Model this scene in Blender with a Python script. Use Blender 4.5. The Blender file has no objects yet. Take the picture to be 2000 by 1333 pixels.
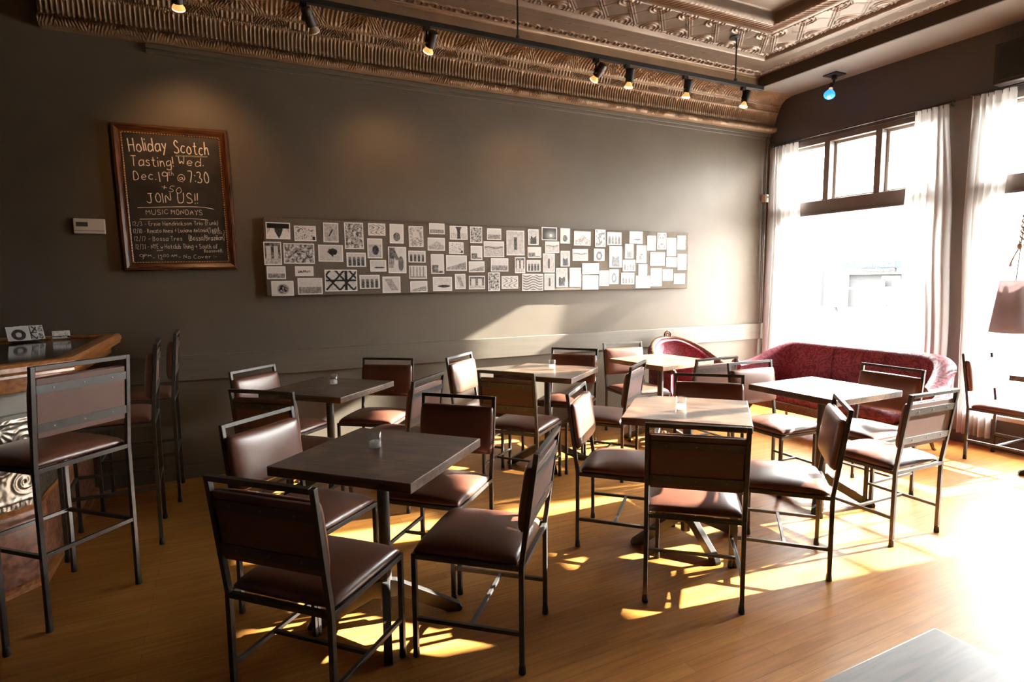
import bpy, math, random
from mathutils import Vector, Matrix, noise

scene = bpy.context.scene
COL = scene.collection
PI = math.pi

# ------------------------------------------------------------------ camera
cam_data = bpy.data.cameras.new('camera')
cam = bpy.data.objects.new('camera', cam_data)
COL.objects.link(cam)
_F = Vector((0.443829, 0.890197, -0.10279))
_R = Vector((0.894486, -0.447005, -0.008986))
_U = Vector((0.053947, 0.087956, 0.994663))
cam.matrix_world = Matrix(((_R.x, _U.x, -_F.x, 0), (_R.y, _U.y, -_F.y, 0), (_R.z, _U.z, -_F.z, 1.4856), (0, 0, 0, 1)))
cam_data.sensor_width = 36.0
cam_data.lens = 36.0 * 1147.77 / 2000.0
cam_data.clip_start = 0.05
cam_data.clip_end = 300
scene.camera = cam

# ------------------------------------------------------------------ sky, sun, exposure
world = bpy.data.worlds.new('sky')
scene.world = world
world.use_nodes = True
_bg = world.node_tree.nodes['Background']
_bg.inputs[0].default_value = (1.0, 0.975, 0.94, 1)
_bg.inputs[1].default_value = SKY_STRENGTH = 9.0
_sun = bpy.data.lights.new('sun', 'SUN')
_sun.energy = 12.0
_sun.color = (1.0, 0.94, 0.85)
_sun.angle = math.radians(0.7)
sun = bpy.data.objects.new('sun', _sun)
COL.objects.link(sun)
sun.rotation_euler = Vector((-1.0, 0.165, -0.487)).to_track_quat('-Z', 'Y').to_euler()
sun.location = (20, 0, 12)
scene.view_settings.view_transform = 'Standard'
scene.view_settings.look = 'None'
scene.view_settings.gamma = 1.0
scene.view_settings.use_curve_mapping = False
scene.view_settings.exposure = 2.95
scene.cycles.use_denoising = True
scene.cycles.max_bounces = 10
scene.cycles.diffuse_bounces = 5
scene.cycles.transparent_max_bounces = 12
scene.cycles.sample_clamp_indirect = 6.0
scene.cycles.caustics_reflective = False
scene.cycles.caustics_refractive = False

# ------------------------------------------------------------------ materials
def new_mat(name):
    m = bpy.data.materials.new(name)
    m.use_nodes = True
    return m, m.node_tree.nodes, m.node_tree.links, m.node_tree.nodes['Principled BSDF']

def node(N, typ, **kw):
    n = N.new(typ)
    for k, v in kw.items():
        setattr(n, k, v)
    return n

def mat(name, col, rough=0.5, metal=0.0, spec=0.5, var=0.0, scale=6.0, stretch=(1, 1, 1), col2=None, bump=0.0, bscale=None, detail=5.0, rvar=0.0, coat=0.0, sheen=0.0):
    m, N, L, p = new_mat(name)
    p.inputs['Base Color'].default_value = (*col, 1)
    p.inputs['Roughness'].default_value = rough
    p.inputs['Metallic'].default_value = metal
    p.inputs['Specular IOR Level'].default_value = spec
    if coat:
        p.inputs['Coat Weight'].default_value = coat
        p.inputs['Coat Roughness'].default_value = 0.25
    if sheen:
        p.inputs['Sheen Weight'].default_value = sheen
    if var or col2 or bump or rvar:
        tc = node(N, 'ShaderNodeTexCoord')
        mp = node(N, 'ShaderNodeMapping')
        mp.inputs['Scale'].default_value = stretch
        L.new(tc.outputs['Object'], mp.inputs['Vector'])
        nz = node(N, 'ShaderNodeTexNoise')
        nz.inputs['Scale'].default_value = scale
        nz.inputs['Detail'].default_value = detail
        nz.inputs['Roughness'].default_value = 0.6
        L.new(mp.outputs[0], nz.inputs['Vector'])
        if var or col2:
            r = node(N, 'ShaderNodeValToRGB')
            c2 = col2 or tuple(min(1, c * (1 + var)) for c in col)
            c1 = col if col2 else tuple(c * (1 - var) for c in col)
            r.color_ramp.elements[0].position = 0.32
            r.color_ramp.elements[1].position = 0.68
            r.color_ramp.elements[0].color = (*c1, 1)
            r.color_ramp.elements[1].color = (*c2, 1)
            L.new(nz.outputs['Fac'], r.inputs['Fac'])
            L.new(r.outputs['Color'], p.inputs['Base Color'])
        if rvar:
            mr = node(N, 'ShaderNodeMapRange')
            mr.inputs['To Min'].default_value = max(0.02, rough - rvar)
            mr.inputs['To Max'].default_value = rough + rvar
            L.new(nz.outputs['Fac'], mr.inputs['Value'])
            L.new(mr.outputs[0], p.inputs['Roughness'])
        if bump:
            n2 = node(N, 'ShaderNodeTexNoise')
            n2.inputs['Scale'].default_value = bscale or scale * 8
            n2.inputs['Detail'].default_value = 3
            L.new(mp.outputs[0], n2.inputs['Vector'])
            b = node(N, 'ShaderNodeBump')
            b.inputs['Strength'].default_value = bump
            b.inputs['Distance'].default_value = 0.002
            L.new(n2.outputs['Fac'], b.inputs['Height'])
            L.new(b.outputs[0], p.inputs['Normal'])
    return m

def emit_mat(name, col, strength):
    m, N, L, p = new_mat(name)
    p.inputs['Base Color'].default_value = (*col, 1)
    p.inputs['Emission Color'].default_value = (*col, 1)
    p.inputs['Emission Strength'].default_value = strength
    return m

def pane_mat(name, tint=(1, 1, 1), gloss=0.06, rough=0.02):
    m, N, L, p = new_mat(name)
    N.remove(p)
    tr = node(N, 'ShaderNodeBsdfTransparent')
    tr.inputs[0].default_value = (*tint, 1)
    gl = node(N, 'ShaderNodeBsdfGlossy')
    gl.inputs['Roughness'].default_value = rough
    lw = node(N, 'ShaderNodeLayerWeight')
    mr = node(N, 'ShaderNodeMapRange')
    mr.inputs['To Min'].default_value = gloss * 0.5
    mr.inputs['To Max'].default_value = min(0.6, gloss * 6)
    pw = node(N, 'ShaderNodeMath', operation='POWER')
    pw.inputs[1].default_value = 4.0
    L.new(lw.outputs['Facing'], pw.inputs[0])
    L.new(pw.outputs[0], mr.inputs['Value'])
    mx = node(N, 'ShaderNodeMixShader')
    L.new(mr.outputs[0], mx.inputs[0])
    L.new(tr.outputs[0], mx.inputs[1])
    L.new(gl.outputs[0], mx.inputs[2])
    L.new(mx.outputs[0], N['Material Output'].inputs['Surface'])
    return m

def sheer_mat(name, col, see=0.35):
    m, N, L, p = new_mat(name)
    N.remove(p)
    tr = node(N, 'ShaderNodeBsdfTransparent')
    tl = node(N, 'ShaderNodeBsdfTranslucent')
    tl.inputs[0].default_value = (*col, 1)
    df = node(N, 'ShaderNodeBsdfDiffuse')
    df.inputs[0].default_value = (*col, 1)
    a = node(N, 'ShaderNodeMixShader'); a.inputs[0].default_value = 0.55
    L.new(df.outputs[0], a.inputs[1]); L.new(tl.outputs[0], a.inputs[2])
    b = node(N, 'ShaderNodeMixShader'); b.inputs[0].default_value = see
    L.new(a.outputs[0], b.inputs[1]); L.new(tr.outputs[0], b.inputs[2])
    L.new(b.outputs[0], N['Material Output'].inputs['Surface'])
    return m

def floor_mat():
    m, N, L, p = new_mat('maple_floorboards')
    tc = node(N, 'ShaderNodeTexCoord')
    br = node(N, 'ShaderNodeTexBrick')
    br.offset = 0.37
    br.inputs['Color1'].default_value = (0.0, 0.0, 0.0, 1)
    br.inputs['Color2'].default_value = (1.0, 1.0, 1.0, 1)
    br.inputs['Mortar'].default_value = (0.5, 0.5, 0.5, 1)
    br.inputs['Scale'].default_value = 1.0
    br.inputs['Mortar Size'].default_value = 0.0012
    br.inputs['Mortar Smooth'].default_value = 0.3
    br.inputs['Brick Width'].default_value = 0.95
    br.inputs['Row Height'].default_value = 0.065
    L.new(tc.outputs['Object'], br.inputs['Vector'])
    mp = node(N, 'ShaderNodeMapping')
    mp.inputs['Scale'].default_value = (1.2, 16, 1)
    L.new(tc.outputs['Object'], mp.inputs['Vector'])
    g = node(N, 'ShaderNodeTexNoise')
    g.inputs['Scale'].default_value = 3.0
    g.inputs['Detail'].default_value = 6
    L.new(mp.outputs[0], g.inputs['Vector'])
    w = node(N, 'ShaderNodeTexNoise')
    w.inputs['Scale'].default_value = 1.3
    w.inputs['Detail'].default_value = 4
    L.new(tc.outputs['Object'], w.inputs['Vector'])
    m1 = node(N, 'ShaderNodeMix', data_type='RGBA')
    m1.inputs['A'].default_value = (0.50, 0.213, 0.047, 1)
    m1.inputs['B'].default_value = (0.58, 0.277, 0.072, 1)
    L.new(br.outputs['Color'], m1.inputs['Factor'])
    r = node(N, 'ShaderNodeValToRGB')
    r.color_ramp.elements[0].position = 0.3
    r.color_ramp.elements[0].color = (0.66, 0.62, 0.56, 1)
    r.color_ramp.elements[1].position = 0.7
    r.color_ramp.elements[1].color = (1.08, 1.05, 1.0, 1)
    L.new(g.outputs['Fac'], r.inputs['Fac'])
    m2 = node(N, 'ShaderNodeMix', data_type='RGBA', blend_type='MULTIPLY')
    m2.inputs['Factor'].default_value = 0.75
    L.new(m1.outputs['Result'], m2.inputs['A'])
    L.new(r.outputs['Color'], m2.inputs['B'])
    r2 = node(N, 'ShaderNodeValToRGB')
    r2.color_ramp.elements[0].position = 0.3
    r2.color_ramp.elements[0].color = (0.78, 0.74, 0.70, 1)
    r2.color_ramp.elements[1].position = 0.62
    r2.color_ramp.elements[1].color = (1, 1, 1, 1)
    L.new(w.outputs['Fac'], r2.inputs['Fac'])
    m3 = node(N, 'ShaderNodeMix', data_type='RGBA', blend_type='MULTIPLY')
    m3.inputs['Factor'].default_value = 0.8
    L.new(m2.outputs['Result'], m3.inputs['A'])
    L.new(r2.outputs['Color'], m3.inputs['B'])
    m4 = node(N, 'ShaderNodeMix', data_type='RGBA')
    m4.inputs['B'].default_value = (0.10, 0.05, 0.018, 1)
    fm = node(N, 'ShaderNodeMath', operation='MULTIPLY')
    fm.inputs[1].default_value = 0.55
    L.new(br.outputs['Fac'], fm.inputs[0])
    L.new(fm.outputs[0], m4.inputs['Factor'])
    L.new(m3.outputs['Result'], m4.inputs['A'])
    L.new(m4.outputs['Result'], p.inputs['Base Color'])
    mr = node(N, 'ShaderNodeMapRange')
    mr.inputs['To Min'].default_value = 0.32
    mr.inputs['To Max'].default_value = 0.50
    L.new(w.outputs['Fac'], mr.inputs['Value'])
    L.new(mr.outputs[0], p.inputs['Roughness'])
    p.inputs['Specular IOR Level'].default_value = 0.17
    b = node(N, 'ShaderNodeBump')
    b.inputs['Strength'].default_value = 0.25
    b.inputs['Distance'].default_value = 0.001
    L.new(br.outputs['Fac'], b.inputs['Height'])
    b.invert = True
    L.new(b.outputs[0], p.inputs['Normal'])
    return m

def wood_mat(name, dark, light, rough=0.4, axis='X', scale=5.0, coat=0.0, worn=None):
    m, N, L, p = new_mat(name)
    tc = node(N, 'ShaderNodeTexCoord')
    mp = node(N, 'ShaderNodeMapping')
    s = {'X': (1, 12, 12), 'Y': (12, 1, 12), 'Z': (12, 12, 1)}[axis]
    mp.inputs['Scale'].default_value = s
    L.new(tc.outputs['Object'], mp.inputs['Vector'])
    n1 = node(N, 'ShaderNodeTexNoise')
    n1.inputs['Scale'].default_value = scale
    n1.inputs['Detail'].default_value = 7
    n1.inputs['Distortion'].default_value = 0.6
    L.new(mp.outputs[0], n1.inputs['Vector'])
    r = node(N, 'ShaderNodeValToRGB')
    r.color_ramp.elements[0].position = 0.34
    r.color_ramp.elements[0].color = (*dark, 1)
    r.color_ramp.elements[1].position = 0.68
    r.color_ramp.elements[1].color = (*light, 1)
    L.new(n1.outputs['Fac'], r.inputs['Fac'])
    out = r.outputs['Color']
    if worn:
        n2 = node(N, 'ShaderNodeTexNoise')
        n2.inputs['Scale'].default_value = 7
        n2.inputs['Detail'].default_value = 6
        L.new(tc.outputs['Object'], n2.inputs['Vector'])
        r2 = node(N, 'ShaderNodeValToRGB')
        r2.color_ramp.elements[0].position = 0.5
        r2.color_ramp.elements[1].position = 0.72
        r2.color_ramp.elements[1].color = (0.8, 0.8, 0.8, 1)
        L.new(n2.outputs['Fac'], r2.inputs['Fac'])
        mx = node(N, 'ShaderNodeMix', data_type='RGBA')
        mx.inputs['B'].default_value = (*worn, 1)
        L.new(r2.outputs['Color'], mx.inputs['Factor'])
        L.new(out, mx.inputs['A'])
        out = mx.outputs['Result']
    L.new(out, p.inputs['Base Color'])
    p.inputs['Roughness'].default_value = rough
    if coat:
        p.inputs['Coat Weight'].default_value = coat
        p.inputs['Coat Roughness'].default_value = 0.06 if rough < .29 else 0.22
    return m

def damask_mat():
    m, N, L, p = new_mat('red_damask')
    tc = node(N, 'ShaderNodeTexCoord')
    n = node(N, 'ShaderNodeTexNoise'); n.inputs['Scale'].default_value = 6.0; n.inputs['Detail'].default_value = 2
    L.new(tc.outputs['Object'], n.inputs['Vector'])
    mx = node(N, 'ShaderNodeMix', data_type='RGBA'); mx.inputs['Factor'].default_value = 0.4
    L.new(tc.outputs['Object'], mx.inputs['A']); L.new(n.outputs['Color'], mx.inputs['B'])
    w = node(N, 'ShaderNodeTexWave', wave_type='RINGS', rings_direction='SPHERICAL')
    w.inputs['Scale'].default_value = 7.5; w.inputs['Distortion'].default_value = 11.0
    w.inputs['Detail'].default_value = 2.0; w.inputs['Detail Scale'].default_value = 1.6
    L.new(mx.outputs['Result'], w.inputs['Vector'])
    r = node(N, 'ShaderNodeValToRGB')
    r.color_ramp.elements[0].position = 0.40; r.color_ramp.elements[0].color = (0.135, 0.016, 0.030, 1)
    r.color_ramp.elements[1].position = 0.52; r.color_ramp.elements[1].color = (0.21, 0.034, 0.055, 1)
    L.new(w.outputs['Fac'], r.inputs['Fac'])
    L.new(r.outputs['Color'], p.inputs['Base Color'])
    rr = node(N, 'ShaderNodeMapRange'); rr.inputs['To Min'].default_value = 0.75; rr.inputs['To Max'].default_value = 0.42
    L.new(w.outputs['Fac'], rr.inputs['Value']); L.new(rr.outputs[0], p.inputs['Roughness'])
    b = node(N, 'ShaderNodeBump'); b.inputs['Strength'].default_value = 0.25; b.inputs['Distance'].default_value = 0.003
    L.new(r.outputs['Color'], b.inputs['Height']); L.new(b.outputs[0], p.inputs['Normal'])
    return m

def print_mat():
    m, N, L, p = new_mat('photo_print')
    a = node(N, 'ShaderNodeAttribute', attribute_name='print')
    L.new(a.outputs['Color'], p.inputs['Base Color'])
    p.inputs['Roughness'].default_value = 0.35
    return m

M = {}
M['floor'] = floor_mat()
M['wall'] = mat('taupe_satin_paint', (0.130, 0.108, 0.081), 0.46, spec=0.26, var=0.07, scale=2.2, bump=0.06, bscale=120)
M['wallrail'] = mat('taupe_rail_paint', (0.118, 0.099, 0.074), 0.40, spec=0.5, var=0.10, scale=5, stretch=(0.3, 1, 4))
M['wall_dark'] = mat('brown_wall_paint', (0.084, 0.071, 0.071), 0.6, var=0.07, scale=3)
M['pillar'] = mat('pillar_taupe_paint', (0.150, 0.130, 0.114), 0.5, var=0.06, scale=3)
M['soffit'] = mat('soffit_paint', (0.235, 0.212, 0.19), 0.6, var=0.05, scale=3)
M['fascia'] = mat('fascia_brown', (0.05, 0.032, 0.02), 0.5, var=0.1, scale=4)
M['tin'] = mat('bronze_painted_tin', (0.275, 0.183, 0.108), 0.48, metal=0.25, var=0.14, scale=5, bump=0.12, bscale=160)
M['tin_light'] = mat('bronze_ceiling_tin', (0.185, 0.134, 0.097), 0.40, metal=0.45, var=0.10, scale=4, bump=0.3, bscale=110)
M['black'] = mat('matt_black_metal', (0.016, 0.015, 0.015), 0.45, spec=0.5, var=0.15, scale=20)
M['steel'] = mat('dark_raw_steel', (0.052, 0.048, 0.044), 0.40, metal=0.35, var=0.25, scale=18)
M['strap'] = mat('grey_steel_strap', (0.066, 0.066, 0.063), 0.42, metal=0.35, var=0.15, scale=22)
M['rubber'] = mat('black_rubber', (0.02, 0.019, 0.018), 0.6, var=0.1, scale=30)
M['leather'] = mat('brown_vinyl', (0.125, 0.048, 0.029), 0.36, var=0.16, scale=7, bump=0.05, bscale=260, rvar=0.06, coat=0.3)
M['backboard'] = mat('brown_vinyl_board', (0.125, 0.066, 0.052), 0.55, var=0.08, scale=12, bump=0.1, bscale=300)
M['screw'] = mat('dark_screw', (0.2, 0.19, 0.18), 0.35, metal=0.8, var=0.1, scale=40)
M['tabletop'] = wood_mat('dark_stained_tabletop', (0.016, 0.009, 0.006), (0.10, 0.053, 0.029), 0.36, 'X', 3.5, worn=(0.175, 0.098, 0.056), coat=0.35)
M['tableedge'] = M['tabletop']
M['oak'] = wood_mat('light_worn_tabletop', (0.13, 0.068, 0.032), (0.28, 0.165, 0.085), 0.36, 'X', 5, worn=(0.32, 0.21, 0.115))
M['cherry'] = wood_mat('varnished_orange_wood', (0.25, 0.085, 0.022), (0.52, 0.21, 0.06), 0.3, 'Y', 4, coat=0.4)
M['redoak'] = wood_mat('red_oak_panel', (0.11, 0.038, 0.02), (0.40, 0.175, 0.105), 0.42, 'X', 2.2, coat=0.15)
M['barblack'] = mat('black_gloss_bartop', (0.018, 0.010, 0.007), 0.09, spec=0.7, var=0.3, scale=3)
M['bartin'] = mat('pewter_tin_panel', (0.24, 0.205, 0.165), 0.36, metal=0.8, var=0.25, scale=6)
M['barband'] = mat('grey_bar_band', (0.20, 0.185, 0.155), 0.5, var=0.1, scale=6)
M['brass'] = mat('brass_trim', (0.62, 0.40, 0.16), 0.3, metal=0.9, var=0.1, scale=20)
M['frame_wood'] = wood_mat('mahogany_frame', (0.035, 0.012, 0.006), (0.15, 0.055, 0.022), 0.25, 'Z', 6, coat=0.35)
M['frame_woodx'] = wood_mat('mahogany_frame_rail', (0.035, 0.012, 0.006), (0.15, 0.055, 0.022), 0.25, 'X', 6, coat=0.35)
M['gilt'] = mat('gilt_bead', (0.42, 0.22, 0.075), 0.35, metal=0.6, var=0.35, scale=60)
M['slate'] = mat('chalkboard_slate', (0.016, 0.013, 0.011), 0.40, spec=0.5, scale=4.5, col2=(0.048, 0.040, 0.034), detail=4, rvar=0.08)
M['chalk'] = mat('white_chalk', (0.88, 0.80, 0.68), 0.9, var=0.15, scale=180)
M['greenchalk'] = mat('green_chalk', (0.40, 0.45, 0.26), 0.9, var=0.15, scale=180)
M['plastic'] = mat('ivory_plastic', (0.62, 0.57, 0.48), 0.4, var=0.04, scale=10)
M['lcd'] = mat('grey_lcd', (0.06, 0.062, 0.05), 0.2, var=0.1, scale=30)
M['felt'] = mat('grey_tweed_cloth', (0.118, 0.096, 0.071), 0.9, var=0.45, scale=170, bump=0.3, bscale=400)
M['paper'] = mat('white_photo_paper', (0.80, 0.77, 0.735), 0.4, var=0.03, scale=20)
M['print'] = print_mat()
M['damask'] = damask_mat()
M['carved'] = wood_mat('carved_walnut', (0.05, 0.02, 0.008), (0.24, 0.11, 0.045), 0.32, 'X', 8, coat=0.3)
M['sheer'] = sheer_mat('white_sheer_cotton', (0.60, 0.58, 0.56), 0.14)
M['rod'] = mat('dark_curtain_rod', (0.07, 0.055, 0.045), 0.35, metal=0.5, var=0.1, scale=30)
M['windowframe'] = mat('grey_brown_window_paint', (0.15, 0.128, 0.116), 0.45, var=0.08, scale=6)
M['sash'] = mat('pale_sash_paint', (0.45, 0.41, 0.37), 0.5, var=0.05, scale=6)
M['pane'] = pane_mat('window_glass', (0.97, 0.98, 0.98), 0.04)
M['votive'] = pane_mat('votive_glass', (0.985, 0.99, 0.985), 0.12, 0.05)
M['wax'] = sheer_mat('white_wax', (0.93, 0.91, 0.87), 0.0)
M['shade'] = sheer_mat('dusky_pink_shade', (0.34, 0.285, 0.285), 0.0)
M['rope'] = mat('beige_rope', (0.42, 0.36, 0.30), 0.85, var=0.2, scale=120)
M['bulbglass'] = emit_mat('warm_lit_bulb', (1.0, 0.62, 0.28), 2.2)
M['bulbamber'] = emit_mat('amber_bulb_neck', (1.0, 0.42, 0.12), 0.16)
M['bluebulb'] = emit_mat('blue_lit_bulb', (0.03, 0.27, 0.85), 0.26)
M['bluecore'] = emit_mat('pale_blue_filament', (0.45, 0.85, 1.0), .5)
M['bulbneck'] = emit_mat('orange_bulb_neck', (1.0, 0.35, 0.12), .18)
M['darkbox'] = mat('dark_cabinet_box', (0.035, 0.026, 0.026), 0.6, var=0.08, scale=8)
M['concrete'] = mat('pale_concrete', (0.30, 0.29, 0.27), 0.9, var=0.08, scale=0.6)
M['asphalt'] = mat('bleached_asphalt', (0.26, 0.255, 0.245), 0.9, var=0.07, scale=0.5)
M['facade'] = mat('white_facade', (0.16, 0.155, 0.15), 0.9, var=0.04, scale=0.3)
M['grey_band'] = mat('grey_facade_band', (0.0042, 0.0046, 0.0043), 0.9, var=0.1, scale=1.0)
M['garage'] = mat('garage_shade_grey', (0.020, 0.021, 0.022), 0.9, var=0.08, scale=1.0)
M['signblue'] = mat('sign_blue', (0.0018, 0.0075, 0.019), 0.9, var=0.03, scale=1.0)
M['signwhite'] = mat('sign_white', (0.12, 0.12, 0.12), 0.9, var=0.02, scale=2.0)
M['signgrey'] = mat('sign_grey', (0.0036, 0.0038, 0.0042), 0.9, var=0.03, scale=2.0)
M['kiosk'] = mat('kiosk_white', (0.10, 0.10, 0.10), 0.9, var=0.03, scale=2.0)
M['kioskdark'] = mat('kiosk_grey', (0.0062, 0.0068, 0.0078), 0.9, var=0.05, scale=2.0)

# ------------------------------------------------------------------ mesh builder
class MB:
    def __init__(s):
        s.v = []; s.f = []; s.mi = []
    def add(s, vs, fs, mi=0):
        b = len(s.v)
        s.v += [tuple(x) for x in vs]
        s.f += [tuple(b + i for i in f) for f in fs]
        s.mi += [mi] * len(fs)
        return s
    def hexa(s, c, mi=0):
        return s.add(c, [(0, 3, 2, 1), (4, 5, 6, 7), (0, 1, 5, 4), (1, 2, 6, 5), (2, 3, 7, 6), (3, 0, 4, 7)], mi)
    def box(s, x0, x1, y0, y1, z0, z1, mi=0):
        return s.hexa([(x0, y0, z0), (x1, y0, z0), (x1, y1, z0), (x0, y1, z0), (x0, y0, z1), (x1, y0, z1), (x1, y1, z1), (x0, y1, z1)], mi)
    def bar(s, a, b, w, h, up=(0, 0, 1), mi=0):
        a = Vector(a); b = Vector(b); d = (b - a).normalized(); u = Vector(up)
        if abs(d.dot(u)) > 0.98: u = Vector((0, 1, 0))
        r = d.cross(u).normalized(); u = r.cross(d)
        c = []
        for q in (a, b):
            c += [q - r * w / 2 - u * h / 2, q + r * w / 2 - u * h / 2, q + r * w / 2 + u * h / 2, q - r * w / 2 + u * h / 2]
        return s.hexa(c, mi)
    def sq(s, pts, w, h, mi=0):
        # square tube through points lying in a plane of constant x; w along x, h across
        pts = [Vector(p) for p in pts]; n = len(pts); vs = []
        for i, p in enumerate(pts):
            d0 = (pts[i] - pts[i - 1]).normalized() if i else (pts[1] - pts[0]).normalized()
            d1 = (pts[i + 1] - pts[i]).normalized() if i < n - 1 else d0
            d = (d0 + d1).normalized(); x = Vector((1, 0, 0)); nrm = x.cross(d).normalized()
            k = h / 2 / max(0.5, d.dot(d0))
            vs += [p - x * w / 2 - nrm * k, p + x * w / 2 - nrm * k, p + x * w / 2 + nrm * k, p - x * w / 2 + nrm * k]
        fs = [(0, 1, 2, 3), tuple(4 * (n - 1) + q for q in (3, 2, 1, 0))]
        for i in range(n - 1):
            for q in range(4):
                fs.append((4 * i + q, 4 * i + 4 + q, 4 * i + 4 + (q + 1) % 4, 4 * i + (q + 1) % 4))
        return s.add(vs, fs, mi)
    def tube(s, pts, r, n=10, mi=0, caps=True):
        pts = [Vector(p) for p in pts]; m = len(pts); vs = []; up = None
        rs = r if isinstance(r, (list, tuple)) else [r] * m
        for i, p in enumerate(pts):
            a = pts[max(0, i - 1)]; b = pts[min(m - 1, i + 1)]; d = (b - a).normalized()
            if up is None:
                up = Vector((0, 0, 1)) if abs(d.z) < 0.9 else Vector((1, 0, 0))
            x = d.cross(up).normalized(); up = x.cross(d).normalized()
            for k in range(n):
                t = 2 * PI * k / n
                vs.append(p + (x * math.cos(t) + up * math.sin(t)) * rs[i])
        fs = []
        for i in range(m - 1):
            for k in range(n):
                fs.append((i * n + k, i * n + (k + 1) % n, (i + 1) * n + (k + 1) % n, (i + 1) * n + k))
        if caps:
            fs.append(tuple(range(n - 1, -1, -1))); fs.append(tuple((m - 1) * n + k for k in range(n)))
        return s.add(vs, fs, mi)
    def lathe(s, prof, c=(0, 0, 0), n=24, mi=0, axis=None, closed=False):
        c = Vector(c); vs = []; m = len(prof)
        q = Vector(axis).to_track_quat('Z', 'Y') if axis else None
        for (r, z) in prof:
            for k in range(n):
                t = 2 * PI * k / n; v = Vector((r * math.cos(t), r * math.sin(t), z))
                if q: v = q @ v
                vs.append(c + v)
        fs = []
        for i in range(m - 1):
            for k in range(n):
                fs.append((i * n + k, i * n + (k + 1) % n, (i + 1) * n + (k + 1) % n, (i + 1) * n + k))
        if not closed:
            fs.append(tuple(range(n - 1, -1, -1))); fs.append(tuple((m - 1) * n + k for k in range(n)))
        return s.add(vs, fs, mi)
    def grid(s, fn, nu, nv, mi=0, flip=False):
        vs = [fn(i / nu, j / nv) for j in range(nv + 1) for i in range(nu + 1)]
        w = nu + 1; fs = []
        for j in range(nv):
            for i in range(nu):
                q = (j * w + i, j * w + i + 1, (j + 1) * w + i + 1, (j + 1) * w + i)
                fs.append(q[::-1] if flip else q)
        return s.add(vs, fs, mi)
    def prism(s, poly, z0, z1, mi=0):
        n = len(poly)
        vs = [(x, y, z0) for x, y in poly] + [(x, y, z1) for x, y in poly]
        fs = [tuple(range(n - 1, -1, -1)), tuple(range(n, 2 * n))]
        for i in range(n):
            j = (i + 1) % n
            fs.append((i, j, n + j, n + i))
        return s.add(vs, fs, mi)
    def sphere(s, c, r, n=14, m=8, mi=0, sc=(1, 1, 1)):
        prof = [(max(1e-4, math.sin(PI * i / m)), -math.cos(PI * i / m)) for i in range(m + 1)]
        b = len(s.v)
        s.lathe(prof, (0, 0, 0), n, mi)
        s.v[b:] = [(c[0] + x * r * sc[0], c[1] + y * r * sc[1], c[2] + z * r * sc[2]) for x, y, z in s.v[b:]]
        return s
    def xf(s, mtx, start=0):
        s.v[start:] = [tuple(mtx @ Vector(v)) for v in s.v[start:]]
        return s
    def mesh(s, name, mats, smooth=False):
        me = bpy.data.meshes.new(name)
        me.from_pydata(s.v, [], s.f)
        mats = mats if isinstance(mats, (list, tuple)) else [mats]
        for m in mats:
            me.materials.append(M[m] if isinstance(m, str) else m)
        me.polygons.foreach_set('material_index', s.mi)
        if smooth:
            me.polygons.foreach_set('use_smooth', [True] * len(s.f))
        me.update()
        return me
    def build(s, name, mats, parent=None, smooth=False, bevel=0.0, loc=None, rotz=None, seg=2):
        o = bpy.data.objects.new(name, s.mesh(name, mats, smooth))
        COL.objects.link(o)
        if parent: o.parent = parent
        if loc: o.location = loc
        if rotz is not None: o.rotation_euler = (0, 0, rotz)
        if bevel:
            b = o.modifiers.new('bevel', 'BEVEL'); b.width = bevel; b.segments = seg
            b.limit_method = 'ANGLE'; b.angle_limit = math.radians(40)
        return o

def tag(o, label=None, cat=None, group=None, kind=None):
    if label: o['label'] = label
    if cat: o['category'] = cat
    if group: o['group'] = group
    if kind: o['kind'] = kind
    return o

def thing(name, label, cat, loc=(0, 0, 0), rotz=0.0, group=None):
    o = bpy.data.objects.new(name, None)
    COL.objects.link(o)
    o.empty_display_size = 0.1
    o.location = loc; o.rotation_euler = (0, 0, rotz)
    return tag(o, label, cat, group)

def struct(o):
    o['kind'] = 'structure'
    return o

def dup(root, loc, rotz, label, group=None):
    r = root.copy(); COL.objects.link(r); r.location = loc; r.rotation_euler = (0, 0, rotz)
    r['label'] = label
    if group: r['group'] = group
    for ch in list(root.children):
        c = ch.copy(); COL.objects.link(c); c.parent = r
        for g in list(ch.children):
            d = g.copy(); COL.objects.link(d); d.parent = c
    return r

def pillow(w, d, z0, edge, crown, n=22, p=5.0):
    """cushion: flat bottom at z0, rounded rim of height edge, domed by crown"""
    mb = MB()
    def s(t): return math.sin((t - 0.5) * PI) * 0.55 + (t - 0.5) * 2 * 0.45
    def top(i, j):
        u = s(i); v = s(j)
        k = max(0.0, (1 - abs(u) ** p) * (1 - abs(v) ** p)) ** 0.42
        # round the plan corners a little
        rc = 1 - 0.035 * (abs(u) ** 4) * (abs(v) ** 4)
        return (u * w / 2 * rc, v * d / 2 * rc, z0 + edge * (0.25 + 0.75 * k) + crown * (1 - u * u) * (1 - v * v))
    def bot(i, j):
        x, y, z = top(i, j)
        return (x * 0.985, y * 0.985, z0)
    mb.grid(top, n, n); mb.grid(bot, n, n, flip=True)
    W = n + 1; off = W * W
    rim = [i for i in range(W)] + [j * W + n for j in range(1, W)] + [n * W + i for i in range(n - 1, -1, -1)] + [j * W for j in range(n - 1, 0, -1)]
    k = len(rim)
    for q in range(k):
        a, b = rim[q], rim[(q + 1) % k]
        mb.f.append((b, a, off + a, off + b)); mb.mi.append(0)
    return mb
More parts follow.
